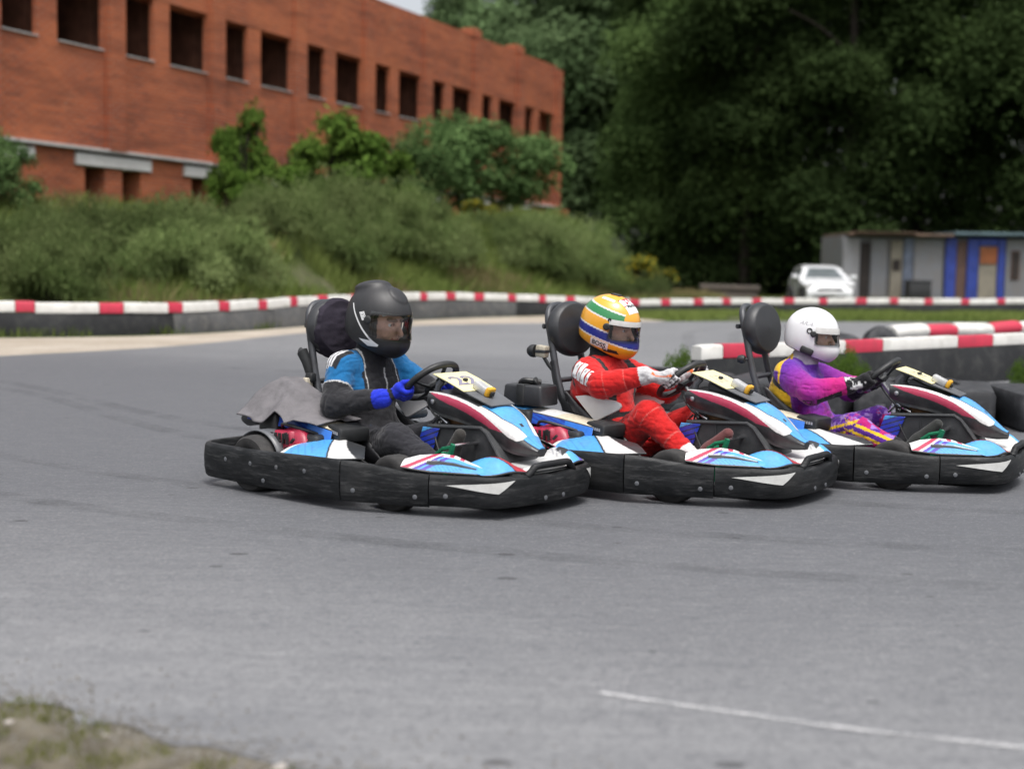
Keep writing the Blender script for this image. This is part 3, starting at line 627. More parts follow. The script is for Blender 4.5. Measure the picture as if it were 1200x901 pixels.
car = empty('car', (10.05, 45.0, 0), math.radians(-93)); car.scale = (.95, .95, .95); tag(car, 'white hatchback parked nose first beside the hut', 'car')
M['carpaint'] = simple('white_car_paint', (.68, .69, .70), .25, 0, .03, 2, coat=.6)
prof = [(2.02, .22), (2.08, .40), (2.06, .58), (1.95, .72), (1.6, .84), (1.05, .93), (.55, 1.17), (.2, 1.32), (-.2, 1.39), (-.9, 1.40), (-1.5, 1.32), (-1.85, 1.0), (-2.0, .8), (-2.05, .45), (-2.0, .22)]
pp = [(p.x, p.z) for p in spline([(a, 0, b) for a, b in prof], 4)]
def cw(x, z): 
    w = .90-.05*max(0, (.45-z))-.30*max(0, z-.88)/.5*(1-.1*max(0, z-.9)); w -= .16*sstep((abs(x)-1.45)/.7); return w
m = MB(); n = len(pp); rows = 13
V = [(x, (lambda t: math.copysign(abs(t)**.8, t))(2*j/(rows-1)-1)*cw(x, z), z-(.035*abs(2*j/(rows-1)-1)**4)) for x, z in pp for j in range(rows)]
Fc = [(i*rows+j, i*rows+j+1, (i+1)*rows+j+1, (i+1)*rows+j) for i in range(n-1) for j in range(rows-1)]
m.add(V, Fc); m.add([V[i*rows] for i in range(n)], [tuple(range(n))]); m.add([V[i*rows+rows-1] for i in range(n)], [tuple(range(n))]); m.add([V[0], V[rows-1], V[-1], V[(n-1)*rows]], [(0, 1, 2, 3)])
m.build('body', M['carpaint'], car)
def cz(x): return float(np.interp(-x, [-a for a, _ in pp], [b for _, b in pp]))
m = MB(); m.grid(lambda u, v: (.98-.70*u, (v*2-1)*(cw(.98-.7*u, cz(.98-.7*u))-.09), cz(.98-.7*u)+.012-.035*abs(2*v-1)**4), 8, 9); m.build('windscreen', M['glass'], car, fix=False)
for s in (-1, 1):
    m = MB(); m.grid(lambda u, v: (.62-1.9*u, s*(cw(.3, .95+.3*v)+.004-.0*u), .95+.3*v*(1-.25*u) - .02*(1-u)), 6, 4); m.build('side_window', M['glass'], car)
    m = MB(); m.box((.82, s*.98, 1.0), (.12, .22, .15), bev=.04); m.build('mirror', M['carpaint'], car)
    m = MB(); m.box((1.93, s*.60, .70), (.16, .34, .13), Matrix.Rotation(-s*.35, 3, 'Z'), bev=.04); m.build('headlight', M['silver'], car)
    for wx in (1.28, -1.3):
        m = MB(); m.lathe([(.2, -.1), (.30, -.1), (.325, -.06), (.325, .06), (.30, .1), (.2, .1)], (wx, s*.80, .325), 'y', 24, closed=True); t = m.build('wheel', M['rubber'], car)
        m = MB(); m.lathe([(.02, .06*s), (.2, .08*s), (.2, -.05*s)], (wx, s*.80, .325), 'y', 24); m.build('rim', M['silver'], t)
m = MB(); m.box((2.06, 0, .60), (.06, .84, .10), bev=.02); m.box((2.07, 0, .33), (.06, 1.1, .13), bev=.03); m.build('grille', M['black'], car)
m = MB(); m.box((2.10, 0, .46), (.02, .5, .1), bev=.005); m.build('number_plate', M['printwhite'], car)
for i, (x, y, z, rz, L) in enumerate([(7.1, 46, .17, .1, 2.2), (7.3, 46.3, .45, -.05, 2.0), (7.0, 46.6, .18, .22, 2.4)]):
    m = MB(); m.tube([(-L/2, 0, 0), (-L/4, .02, .01), (L/4, -.02, 0), (L/2, 0, .01)], [.19, .18, .17, .16], 12); o = m.build('log', simple('weathered_wood', (.045, .036, .028), .9, 0, .3, 6, .3, 30), None, loc=(x, y, z), rz=rz)
    tag(o, ['grey brown log on the ground left of the white car', 'grey brown log lying on top of two others left of the car', 'grey brown log at the back of the pile left of the car'][i], 'log', 'logs left of the car')
# =================================================================== VEGETATION
def leaf_mat(name, a, b, trans=.25, nsc=.5, c=None):
    m, nt, o = new_mat(name); d = N(nt, 'ShaderNodeBsdfDiffuse'); t = N(nt, 'ShaderNodeBsdfTranslucent')
    g = N(nt, 'ShaderNodeNewGeometry'); n1 = noise(nt, nsc, 4, .6); oi = N(nt, 'ShaderNodeObjectInfo')
    col = mix(nt, ramp(nt, n1.outputs[0], [(.35, 0), (.65, 1)]).outputs[0], a, b)
    col = mix(nt, ramp(nt, g.outputs['Random Per Island'], [(0, .0), (1, .38)]).outputs[0], col, [x*1.9 for x in b])
    if c: col = mix(nt, ramp(nt, g.outputs['Random Per Island'], [(.86, 0), (.88, 1)]).outputs[0], col, c)
    hs = N(nt, 'ShaderNodeHueSaturation'); mp = N(nt, 'ShaderNodeMapRange'); mp.inputs['To Min'].default_value = .62; mp.inputs['To Max'].default_value = 1.38
    LK(nt, oi.outputs['Random'], mp.inputs[0]); LK(nt, mp.outputs[0], hs.inputs['Value']); LK(nt, col, hs.inputs['Color'])
    LK(nt, hs.outputs[0], d.inputs[0]); LK(nt, hs.outputs[0], t.inputs[0])
    x = N(nt, 'ShaderNodeMixShader'); x.inputs[0].default_value = trans; LK(nt, d.outputs[0], x.inputs[1]); LK(nt, t.outputs[0], x.inputs[2])
    LK(nt, x.outputs[0], o.inputs[0]); return m
M['bark'] = simple('dark_bark', (.026, .022, .018), .95, 0, .35, 5, .6, 14, .1)
M['leafdark'] = leaf_mat('dark_tree_leaves', (.024, .041, .015), (.050, .078, .027), .35, .35)
M['leafmid'] = leaf_mat('mid_green_tree_leaves', (.036, .062, .020), (.075, .115, .038), .35, .35)
M['leafpale'] = leaf_mat('pale_hillside_leaves', (.07, .125, .05), (.15, .215, .10), .25, .3)
M['leafwillow'] = leaf_mat('grey_green_shrub_leaves', (.062, .100, .028), (.150, .185, .075), .3, .6)
M['leafgreen'] = leaf_mat('fresh_green_shrub_leaves', (.045, .095, .016), (.11, .175, .035), .25, .8)
M['leafbirch'] = leaf_mat('deep_green_shrub_leaves', (.035, .070, .022), (.095, .150, .055), .2, .8)
M['flower'] = leaf_mat('yellow_blossom_shrub', (.07, .09, .02), (.13, .14, .03), .2, .8, (.55, .40, .02))
M['grass'] = leaf_mat('grass_blades', (.07, .105, .025), (.15, .185, .055), .3, .6)
M['drygrass'] = leaf_mat('dry_grass_blades', (.12, .11, .05), (.22, .18, .09), .2, .6)
def leaves(C_, nrm, size, rs, aspect=.55, vert=0):
    """a diamond leaf at every point: arrays in, arrays out"""
    n = len(C_); R = np.random.RandomState(rs); t = R.normal(size=(n, 3)); t[:, 2] *= 1-.7*vert; nrm = nrm/np.linalg.norm(nrm, axis=1, keepdims=True)
    u = np.cross(nrm, t); u /= np.linalg.norm(u, axis=1, keepdims=True)+1e-9; v = np.cross(nrm, u); s = (size*R.uniform(.6, 1.3, n))[:, None]
    V = np.stack([C_-u*s, C_-v*s*aspect+nrm*s*.15, C_+u*s, C_+v*s*aspect+nrm*s*.15], 1).reshape(-1, 3)
    return V, np.arange(n*4).reshape(n, 4)
def crown(name, lobes, n, size, mat, seed, up=.5, shell=.55, droop=0, gap=1.1, aspect=.55, vert=0):
    R = np.random.RandomState(seed); L = np.array([l[3]*l[4]*l[5] for l in lobes])**.6; L = L/L.sum(); pick = R.choice(len(lobes), n, p=L)
    B = np.array(lobes, float)[pick]; d = R.normal(size=(n, 3)); d /= np.linalg.norm(d, axis=1, keepdims=True)
    d[:, 2] = np.where(d[:, 2] < -.35, -d[:, 2]*.7, d[:, 2])
    rad = shell+(1.12-shell)*R.rand(n)**.55
    P = B[:, :3]+d*B[:, 3:6]*rad[:, None]
    w = vnoise(P, (gap, gap, gap*1.4)); keep = w > .29; P = P[keep]; d = d[keep]; m = len(P)      # gaps between sprays
    P += R.normal(size=(m, 3))*size*.5
    if droop: P[:, 2] -= droop*R.rand(m)**2
    nn = d*.7+R.normal(size=(m, 3))*.5; nn[:, 2] += up
    nn[:, 2] *= 1-.85*vert
    V, Q = leaves(P, nn, size, seed+1, aspect, vert); return pymesh(name, V, Q, mat, smooth=False)
def trunk(name, h, r, seed, limbs=7, lean=.3):
    R = random.Random(seed); m = MB(); pts = [Vector((R.uniform(-lean, lean)*k/6, R.uniform(-lean, lean)*k/6, h*k/6)) for k in range(7)]
    m.tube(spline(pts, 3), [r*(1-.8*i/18)*(1.35 if i == 0 else 1) for i in range(19)], 9)
    for k in range(limbs):
        f = R.uniform(.3, .9); b = pts[int(f*6)]; a = R.uniform(0, 2*PI); l = h*R.uniform(.10, .18)
        m.tube(spline([b, b+Vector((math.cos(a)*l*.5, math.sin(a)*l*.5, l*.35)), b+Vector((math.cos(a)*l, math.sin(a)*l, l*.55))], 3), [r*.35*(1-.12*i) for i in range(7)], 6)
    me = pymesh(name, m.v, m.f, M['bark'], m.m); recalc(me); return me
def tree_lobes(seed, h, w, base, n=16, taper=.6):
    R = random.Random(seed); out = []
    for k in range(n):
        f = (k+.5)/n; z = base+(h-base)*f; prof = (math.sin(PI*min(1, .12+f*.88))**.6)*(1-taper*f*f); a = R.uniform(0, 2*PI); rr_ = w*prof*R.uniform(.25, .75)
        s = w*R.uniform(.34, .52)*(.55+.6*prof); out.append((math.cos(a)*rr_, math.sin(a)*rr_, z, s, s*R.uniform(.8, 1.1), s*R.uniform(.55, .85)))
    return out
TREES = {}
for nm, mt, h, wd, base, n, sz, sd in (('dark_a', 'leafdark', 21, 5.2, .6, 60000, .135, 21), ('dark_b', 'leafdark', 23, 4.4, 1.2, 55000, .135, 22), ('mid_a', 'leafmid', 20, 5.5, .6, 60000, .14, 23), ('mid_b', 'leafmid', 22, 4.6, 1.4, 55000, .135, 24), ('pale', 'leafpale', 17, 6.0, 2.0, 45000, .18, 25)):
    TREES[nm] = (crown('crown', tree_lobes(sd, h, wd, base, 22), n, sz, M[mt], sd, .5, .42, 1.3), trunk('trunk', h*.9, .32, sd))
def plant_tree(kind, x, y, rz, sc, label, group, name='tree', cat='tree'):
    t = empty(name, (x, y, mound1(x, y)-.1), rz); t.scale = (sc, sc, sc); tag(t, label, cat, group)
    link('crown', TREES[kind][0], t); link('trunk', TREES[kind][1], t); return t
G1 = 'trees in the front edge of the wood'
for kind, x, y, rz, sc, lb in (
        ('mid_a', 8.9, 66, .3, .98, 'mid green tree rising just right of the brick building end'),
        ('dark_a', 10.4, 62, 1.2, 1.0, 'dark tree with a low crown above the yellow flowering shrub'),
        ('mid_b', 12.4, 65, 2.2, 1.02, 'mid green tree standing behind the log pile left of the car'),
        ('dark_b', 14.6, 60, 3.9, 1.0, 'dark slim tree straight behind the white car'),
        ('mid_a', 18.6, 63, 4.4, 1.0, 'broad green tree with hanging sprays above the left end of the hut'),
        ('dark_a', 22.2, 59, 5.3, 1.05, 'dark bushy tree behind the blue door posts of the hut'),
        ('mid_b', 26.0, 62, .9, 1.05, 'mid green tree behind the right part of the hut at the picture edge'),
        ('dark_b', 30.5, 61, 2.0, 1.0, 'dark slim tree beyond the hut at the far right edge'),
        ('dark_b', 7.6, 72, 5.9, .95, 'tall dark tree deeper in the wood, second behind the building end'),
        ('pale', 3.6, 76, 1.9, 1.05, 'lighter green tree showing over the right end of the brick parapet')):
    plant_tree(kind, x, y, rz, sc, lb, G1)
G2 = 'pale trees on the slope behind the building'
for x, y, rz, sc, lb in ((-3.9, 92, .5, .88, 'pale hazy tree beside the small gap of sky above the brick parapet'), (1.5, 92, 2.5, 1.12, 'pale hazy tree with a rounded top over the middle of the stepped parapet'), (6.0, 90, 4.0, 1.15, 'pale hazy tree between the parapet end and the dark wood'), (-16.5, 100, 3.0, .62, 'pale hazy tree low behind the parapet left of the sky gap')):
    plant_tree('pale', x, y, rz, sc, lb, G2)
# the wood behind reads as one mass
R = np.random.RandomState(44); lob = []
for k in range(150):
    x = R.uniform(9, 62); z = R.uniform(1.5, 25); s = R.uniform(2.0, 3.6); lob.append((x, R.uniform(75, 88)+(z-10)*.15, z, s, s, s*.8))
wood = link('woods', crown('woods', lob, 150000, .26, M['leafmid'], 45, .5, .4, .6)); tag(wood, 'dark mass of woodland behind the front trees', 'wood', kind='stuff')

# shrubs on the bank
def shrub_lobes(seed, w, h, n, upright=False):
    R = random.Random(seed); out = []
    for k in range(n):
        a = R.uniform(0, 2*PI); rr_ = w*math.sqrt(R.random())*.8; z = h*R.uniform(.2, .8)*(1-.5*(rr_/w)**2); s = w*R.uniform(.22, .4)
        out.append((math.cos(a)*rr_, math.sin(a)*rr_, z, s, s, s*(1.5 if upright else .8)))
    return out
SH = {}
for nm, mt, w_, h_, n, nl, sz, sd, upr in (('willow', 'leafwillow', 1.0, 1.35, 26, 5200, .062, 31, True), ('willow2', 'leafwillow', 1.25, 1.2, 30, 5600, .062, 32, True), ('green', 'leafgreen', .9, 1.6, 12, 2300, .085, 33, False), ('deep', 'leafbirch', 1.3, 2.6, 24, 3300, .085, 34, False), ('flower', 'flower', .55, 1.0, 14, 1800, .06, 35, False), ('weed', 'leafgreen', 1.0, 1.5, 22, 2600, .05, 37, True), ('low', 'leafwillow', .9, .6, 20, 3000, .055, 36, True)):
    cr = crown('foliage', shrub_lobes(sd, w_, h_, n, upr), nl*2, sz*(1.0 if upr else .66), M[mt], sd, .6, .10, 0, 4.5, .22 if upr else .55, 1 if upr else 0)
    m = MB(); R = random.Random(sd)
    for k in range(9):
        a = R.uniform(0, 2*PI); q = Vector((math.cos(a), math.sin(a), 0))*w_*R.uniform(.2, .7); m.tube([(q.x*.15, q.y*.15, -.1), (q.x*.6, q.y*.6, h_*.45), (q.x, q.y, h_*R.uniform(.5, .66))], [.022, .015, .006], 5)
    st = pymesh('stem', m.v, m.f, M['bark'], m.m); SH[nm] = (cr, st)
def shrub(kind, x, y, rz, sc, label, group, name='shrub', cat='shrub', zs=1.0):
    t = empty(name, (x, y, mound1(x, y)-.05), rz); t.scale = (sc, sc, sc*zs); tag(t, label, cat, group)
    link('foliage', SH[kind][0], t); link('stem', SH[kind][1], t); return t
def along(px, d):
    """ground point on the bank: picture bearing and distance"""
    return (px-600)/1600*d, d
GS = 'shrubs growing on the bank'
def S_(kind, px, d, sc, lb, zs=1.0, rz=None):
    x, y = along(px, d); zs *= rnd.uniform(.78, 1.28); shrub(kind, x, y, rnd.uniform(0, 6) if rz is None else rz, sc, lb, GS, zs=zs)
for a in (
    ('willow', -35, 23.5, .9, 'grey green shrub cut by the left edge at the foot of the bank'), ('willow2', 25, 24.4, .78, 'grey green shrub at the far left beneath the first brick pier'),
    ('willow', 70, 23.2, .95, 'grey green shrub close above the barrier, second from the left edge'), ('willow2', 100, 26.0, 1.0, 'tall grey green shrub under the second white lintel'),
    ('willow2', 165, 26.3, 1.15, 'tall grey green shrub right of the narrow openings'),
    ('willow', 205, 24.6, 1.1, 'grey green shrub on the lower bank below the third lintel'), ('willow2', 235, 27.0, 1.0, 'bushy grey green shrub under the right end of the third lintel'),
    ('willow', 262, 25.6, 1.1, 'rounded shrub low on the bank left of the bare earth patch'), 
    ('willow2', 322, 29.6, .8, 'shrub half way up the bank behind the bare patch'), ('willow', 405, 30.5, 1.05, 'shrub on the bank directly over the black helmet'),
    ('willow2', 375, 31.6, .95, 'wide shrub higher on the bank left above the black helmet'), ('willow', 450, 32.8, 1.2, 'shrub on the bank right above the black helmet'),
    ('willow2', 500, 33.5, 1.15, 'broad shrub in the middle of the bank between the first two helmets'), 
    ('willow', 620, 36.6, 1.2, 'shrub on the bank below the right end of the building'),
    ('willow2', 655, 39.5, 1.2, 'pale shrub on the crest of the bank by the building corner'), ('willow', 690, 38.0, 1.0, 'shrub on the sloping right end of the bank above the yellow helmet'),
    ('willow2', 748, 37.6, .7, 'last small shrub at the right foot of the bank'),
    ('low', 585, 38.5, 1.2, 'low mat of shrub near the crest under the birch bushes'), ('low', 640, 37.0, 1.0, 'low mat of shrub beside the bare right slope'), ('low', 480, 36, 1.3, 'low mat of shrub in the upper middle of the bank'),
    ('green', 262, 29.8, .6, 'bright green sapling at the left end of the leafy row', 1.6), ('green', 282, 30.5, .95, 'tall bright green bush against the brick wall under the fourth window bay', 1.75), ('green', 338, 32.5, 1.0, 'tall bright green sapling poking up against the brick band', 1.75),
    ('green', 312, 31.0, 1.1, 'bright green bush between the two tall green saplings'), ('green', 385, 34.0, 1.7, 'bright green bush in the middle of the leafy row by the wall'), ('green', 425, 35, 1.6, 'bright green bush left of the deep green bushes'),
    ('deep', 470, 39.5, 1.15, 'deep green bush reaching up to the window sills, left one'), ('deep', 545, 43.5, 1.75, 'largest deep green bush covering the lower windows near the building end'), ('deep', 592, 46.0, 1.75, 'deep green bush at the right end of the brick facade'),
    ('deep', 510, 41.5, 1.2, 'deep green bush between the left one and the largest one'), ('deep', 0, 26.5, .62, 'dark bush in the opening at the far left of the building')):
    S_(*a)
for px, d, sc, lb in ((752, 44, 1.75, 'shrub with yellow blossom standing clear against the dark trees'), (700, 40.5, 1.0, 'shrub with yellow blossom on the right slope of the bank'), (560, 40, 1.0, 'small yellow flowered shrub on the crest below the brick wall')):
    x, y = along(px, d); shrub('flower', x, y, rnd.uniform(0, 6), sc, lb, 'yellow flowering shrubs', 'flowering_shrub')
for x, y, sc, lb in ((2.80, 11.45, .24, 'green weeds in front of the plank barrier beside the white helmet'), (3.02, 11.75, .17, 'green weeds right of the white helmet against the black belting'), (4.30, 11.5, .20, 'green weeds by the barrier at the right edge of the picture'), (1.45, 11.75, .22, 'small green tuft at the left end of the plank barrier')):
    t = empty('weed', (x, y, 0), rnd.uniform(0, 6)); t.scale = (sc*.75, sc*.75, sc*1.5); tag(t, lb, 'weed', 'weeds by the infield barrier'); link('foliage', SH['weed'][0], t)

# grass as ground cover
def blades(name, pts, h, w, mat, seed):
    R = np.random.RandomState(seed); n = len(pts); a = R.uniform(0, 2*PI, n); hh = h*R.uniform(.5, 1.4, n); ln = np.stack([np.cos(a), np.sin(a)], 1)*hh[:, None]*R.uniform(.1, .7, n)[:, None]
    sd = np.stack([-np.sin(a+.5), np.cos(a+.5)], 1)*w; P = np.asarray(pts, float)
    V = np.zeros((n, 4, 3)); V[:, 0, :2] = P[:, :2]-sd; V[:, 1, :2] = P[:, :2]+sd; V[:, 2, :2] = P[:, :2]+ln*.6+sd*.6; V[:, 3, :2] = P[:, :2]+ln
    V[:, :2, 2] = P[:, None, 2]-.01; V[:, 2, 2] = P[:, 2]+hh*.65; V[:, 3, 2] = P[:, 2]+hh
    return pymesh(name, V.reshape(-1, 3), np.arange(n*4).reshape(n, 4), mat, smooth=False)
R = np.random.RandomState(8)
def scatter(n, fn, keep):
    X = fn(n); X = X[keep(X)]; z = mound(X[:, 0], X[:, 1]); return np.column_stack([X, z])
def bank(n):
    x = R.uniform(-13, 6, n); y = np.interp(x, bx, by)+R.uniform(.25, 10, n); return np.column_stack([x, y])
B = scatter(110000, bank, lambda X: vnoise(np.column_stack([X, X[:, :1]*0]), (.8, .8, 1)) > .36)
tag(link('grass', blades('grass', B, .34, .011, M['grass'], 1)), 'long grass growing over the bank', 'grass', kind='stuff')
B = scatter(34000, bank, lambda X: vnoise(np.column_stack([X+9, X[:, :1]*0]), (.6, .6, 1)) > .56)
tag(link('dry_grass', blades('dry_grass', B, .42, .012, M['drygrass'], 2)), 'dry straw coloured grass in patches on the bank', 'grass', kind='stuff')
def verge(n):
    x = R.uniform(2.2, 22, n); y = np.interp(x, bx, by)+.0+R.uniform(-1, 0, n)*np.interp(x, [2.2, 4, 8, 22], [3, 6.2, 6.6, 7.5]); return np.column_stack([x, y])
EX, EY = np.array([p[0] for p in EDGE]), np.array([p[1] for p in EDGE])
B = scatter(42000, verge, lambda X: (X[:, 1] > np.interp(X[:, 0], EX, EY)+.1) & (vnoise(np.column_stack([X, X[:, :1]*0]), (.9, .9, 1)) > .3))
tag(link('verge_grass', blades('verge_grass', B, .10, .012, M['grass'], 3)), 'short grass strip between the far track edge and the barrier', 'grass', kind='stuff')
B = scatter(26000, lambda n: np.column_stack([R.uniform(2, 26, n), R.uniform(36.5, 50, n)]), lambda X: (X[:, 1] > np.interp(X[:, 0], bx, by)+.2) & (vnoise(np.column_stack([X, X[:, :1]*0]), (.9, .9, 1)) > .3))
tag(link('meadow_grass', blades('meadow_grass', B, .22, .014, M['grass'], 4)), 'grass behind the barrier in front of the car and hut', 'grass', kind='stuff')
B = scatter(9000, lambda n: np.column_stack([R.uniform(-7.3, -3.2, n), R.uniform(18.5, 25, n)]), lambda X: (np.abs(X[:, 1]-np.interp(X[:, 0], bx, by)+.28) < .2) & (vnoise(np.column_stack([X, X[:, :1]*0]), (1.1, 1.1, 1)) > .5))
tag(link('kerb_grass', blades('kerb_grass', B, .13, .008, M['grass'], 5)), 'green tufts along the foot of the far left barrier', 'grass', kind='stuff')
fe = np.array([(p[0], p[1]) for p in fgpts])
def fgk(X):
    cl = np.min([np.hypot((X[:, 0]-a)/w, (X[:, 1]-b)/w)+.5*vnoise(np.column_stack([X, X[:, :1]*0]), (14, 14, 1)) for a, b, w in ((-1.19, 3.29, .10), (-1.10, 3.25, .09), (-1.02, 3.24, .10), (-1.30, 3.22, .10), (-1.2, 3.08, .05), (-.80, 3.02, .05), (-.47, 2.90, .05), (-1.45, 3.3, .15), (-1.7, 3.4, .2), (-.9, 2.95, .08), (-.66, 2.93, .07), (-1.05, 3.0, .09), (-.99, 3.13, .07), (-1.25, 3.12, .1))], axis=0)
    return (X[:, 1] < np.interp(X[:, 0], fe[:, 0], fe[:, 1])-.0) & (cl < 1)
B = scatter(21000, lambda n: np.column_stack([R.uniform(-1.9, .1, n), R.uniform(2.5, 3.7, n)]), fgk)
tag(link('foreground_grass', blades('foreground_grass', B, .020, .0022, leaf_mat('short_bright_grass', (.13, .16, .03), (.24, .25, .07), .3, 3), 6)), 'short yellow green grass on the dirt in the near left corner', 'grass', kind='stuff')
# pebbles and crumbs on the near verge
m = MB(); Rp = random.Random(12)
def ico(c, s):
    b = bmesh.new(); bmesh.ops.create_icosphere(b, subdivisions=1, radius=1)
    Rz = Matrix.Rotation(Rp.uniform(0, 6), 3, 'Z'); V = [Vector(c)+Rz @ Vector((v.co.x*s*Rp.uniform(.8, 1.5), v.co.y*s*Rp.uniform(.7, 1.2), v.co.z*s*.6)) for v in b.verts]; Fc = [tuple(v.index for v in f.verts) for f in b.faces]; b.free(); return V, Fc
for k in range(4200):
    x = Rp.uniform(-1.8, .3); y0 = float(np.interp(x, fe[:, 0], fe[:, 1])); y = y0+Rp.gauss(-.10, .16)*(1 if k % 2 else .3)
    V_, F_ = ico((x, y, .004 if y < y0 else .010), Rp.uniform(.0015, .0055)); m.add(V_, F_)
o = m.build('gravel', simple('grey_gravel', (.15, .14, .125), .9, 0, .5, 60), smooth=False); tag(o, 'loose grit and small stones on the near verge', 'gravel', kind='stuff')
for x, y, s, mt, lb in ((-1.20, 3.21, .012, 'white', 'small pale stone lying in the grass at the near left corner'), (-.94, 3.13, .010, 'white', 'small pale stone on the dirt at the asphalt edge'), (-.5, 2.94, .018, 'cream', 'flat pinkish stone at the bottom edge of the picture')):
    m = MB(); V_, F_ = ico((0, 0, .004), s); m.add(V_, F_); tag(m.build('stone', simple('pale_stone', (.36, .33, .30), .8, 0, .1, 30), loc=(x, y, 0)), lb, 'stone')
# =================================================================== THE KARTS (x forward, y to the driver's left, z up)
SKY = np.array((.075, .33, .70)); DBLUE = np.array((.012, .03, .30)); PURP = np.array((.09, .05, .33)); WHT = np.array((.66, .66, .65)); BLK = np.array((.017, .018, .02)); DGR = np.array((.03, .032, .035))
RED = np.array((.42, .035, .085)); CREAM = np.array((.62, .56, .43)); RED2 = np.array((.40, .015, .03))
def polyfn(pts, n=400):
    P = np.array(pts, float); L = np.concatenate([[0], np.cumsum(np.linalg.norm(np.diff(P, axis=0), axis=1))]); L /= L[-1]
    return lambda t: np.array([np.interp(t, L, P[:, i]) for i in range(P.shape[1])])
def smoothpath(pts, n=8): return [tuple(p) for p in spline(pts, n)]
FRONT = [(.536, -.487), (.66, -.424), (.752, -.380), (.812, -.325), (.842, -.225), (.856, -.08)]
FRONT = smoothpath([(*p, 0) for p in FRONT]+[(x, -y, 0) for x, y in reversed(FRONT)], 6)
REAR = [(.14, -.645), (-.2, -.648), (-.55, -.636), (-.82, -.618), (-.892, -.585), (-.925, -.50), (-.94, -.3), (-.945, -.0)]
REAR = smoothpath([(*p, 0) for p in REAR]+[(x, -y, 0) for x, y in reversed(REAR[:-1])], 6)
def band(name, path, ztop, parent, zb=.05, bolts=(), inward=.03):
    """upright plastic bumper band along a plan path; outside is to the right of the direction of travel"""
    P = [Vector((p[0], p[1], 0)) for p in path]; n = len(P); m = MB(); V = []
    for i in range(n):
        t = (P[min(i+1, n-1)]-P[max(i-1, 0)]).normalized(); o = Vector((t.y, -t.x, 0)); q = P[i]
        if i == 0: q = q+t*.003
        if i == n-1: q = q-t*.003
        zt = ztop(i/(n-1), q); h = zt-zb
        for a, z in ((-inward, zb+.012), (-.012, zb), (0, zb+.012), (.007, zb+h*.28), (.009, zb+h*.6), (.005, zt-.02), (-.001, zt-.005), (-.008, zt), (-inward+.006, zt-.001), (-inward, zt-.01)): V.append(q+o*a+Vector((0, 0, z)))
    c = 10; m.add(V, [(i*c+j, i*c+(j+1) % c, (i+1)*c+(j+1) % c, (i+1)*c+j) for i in range(n-1) for j in range(c)]+[tuple(range(c)), tuple(range((n-1)*c, n*c))])
    f = polyfn([(p.x, p.y) for p in P])
    for t, fz in bolts:
        q = f(t); tt = Vector((*(f(min(1, t+.01))-f(max(0, t-.01))), 0)).normalized(); o = Vector((tt.y, -tt.x, 0))
        z = zb+(ztop(t, Vector((*q, 0)))-zb)*fz; Rm = Matrix((tt, Vector((0, 0, 1)), o)).transposed()
        m.lathe([(.011, 0), (.011, .004), (.006, .006), (.0001, .006)], Vector((*q, z))+o*.005, seg=10, mi=1, R=Rm)
    return m.build(name, [M['bumper'], M['smoke']], parent)
def grid_col(name, fn, colfn, nu, nv, parent, thick=.006, mat='livery'):
    """painted panel: fn(u,v)->xyz, colfn(u array, v array)->rgb"""
    U, Vv = np.meshgrid(np.linspace(0, 1, nu), np.linspace(0, 1, nv), indexing='ij')
    P = np.array([fn(u, v) for u, v in zip(U.ravel(), Vv.ravel())]); c = colfn(U.ravel(), Vv.ravel())
    a = np.arange(nu*nv).reshape(nu, nv); Q = np.stack([a[:-1, :-1], a[1:, :-1], a[1:, 1:], a[:-1, 1:]], -1).reshape(-1, 4)
    me = pymesh(name, P, Q, [M[mat], M['dullblack']], None, True, c); up = sum(p.normal.z for p in list(me.polygons)[::37])
    if up < 0: me.flip_normals()
    o = link(name, me, parent)
    s = o.modifiers.new('thickness', 'SOLIDIFY'); s.thickness = thick; s.offset = -1; s.material_offset = 1; s.material_offset_rim = 1
    return o
def bake(o):
    dg = bpy.context.evaluated_depsgraph_get(); me = bpy.data.meshes.new_from_object(o.evaluated_get(dg)); o.modifiers.clear(); o.data = me
def lerp(a, b, t): return a+(b-a)*t

KART = [((-.466, 6.682), 39.28), ((.793, 7.04), 34.86), ((1.935, 7.545), 28.47)]
kart = empty('go_kart', (*KART[0][0], 0), -math.radians(KART[0][1]))
# --- bumpers
fb_top = lambda t, q: .198-.012*max(0, 1-abs(q.y)/.2)
fb = band('front_bumper', FRONT, fb_top, kart, zb=.058, bolts=((.06, .35), (.94, .35), (.45, .2), (.55, .2)))
m = MB(); bp = spline([(.836, -.170, .188), (.841, -.145, .208), (.845, -.118, .228), (.850, -.05, .232), (.851, 0, .232), (.850, .05, .232), (.845, .118, .228), (.841, .145, .208), (.836, .170, .188)], 6)
m.tube(bp, .0165, 10, up=(0, 0, 1)); m.build('bumper_bridge', M['bumper'], fb)
m = MB(); m.tube(spline([(.775, -.20, .18), (.805, -.12, .203), (.815, 0, .205), (.805, .12, .203), (.775, .20, .18)], 5), .019, 10); m.build('nose_tube', M['white'], fb)
Ff = polyfn([(p[0], p[1]) for p in FRONT])
def fpos(t, z, off=.0105):
    q = Ff(t); d = Ff(min(1, t+.01))-Ff(max(0, t-.01)); d /= np.linalg.norm(d); return (q[0]+d[1]*off, q[1]-d[0]*off, z)
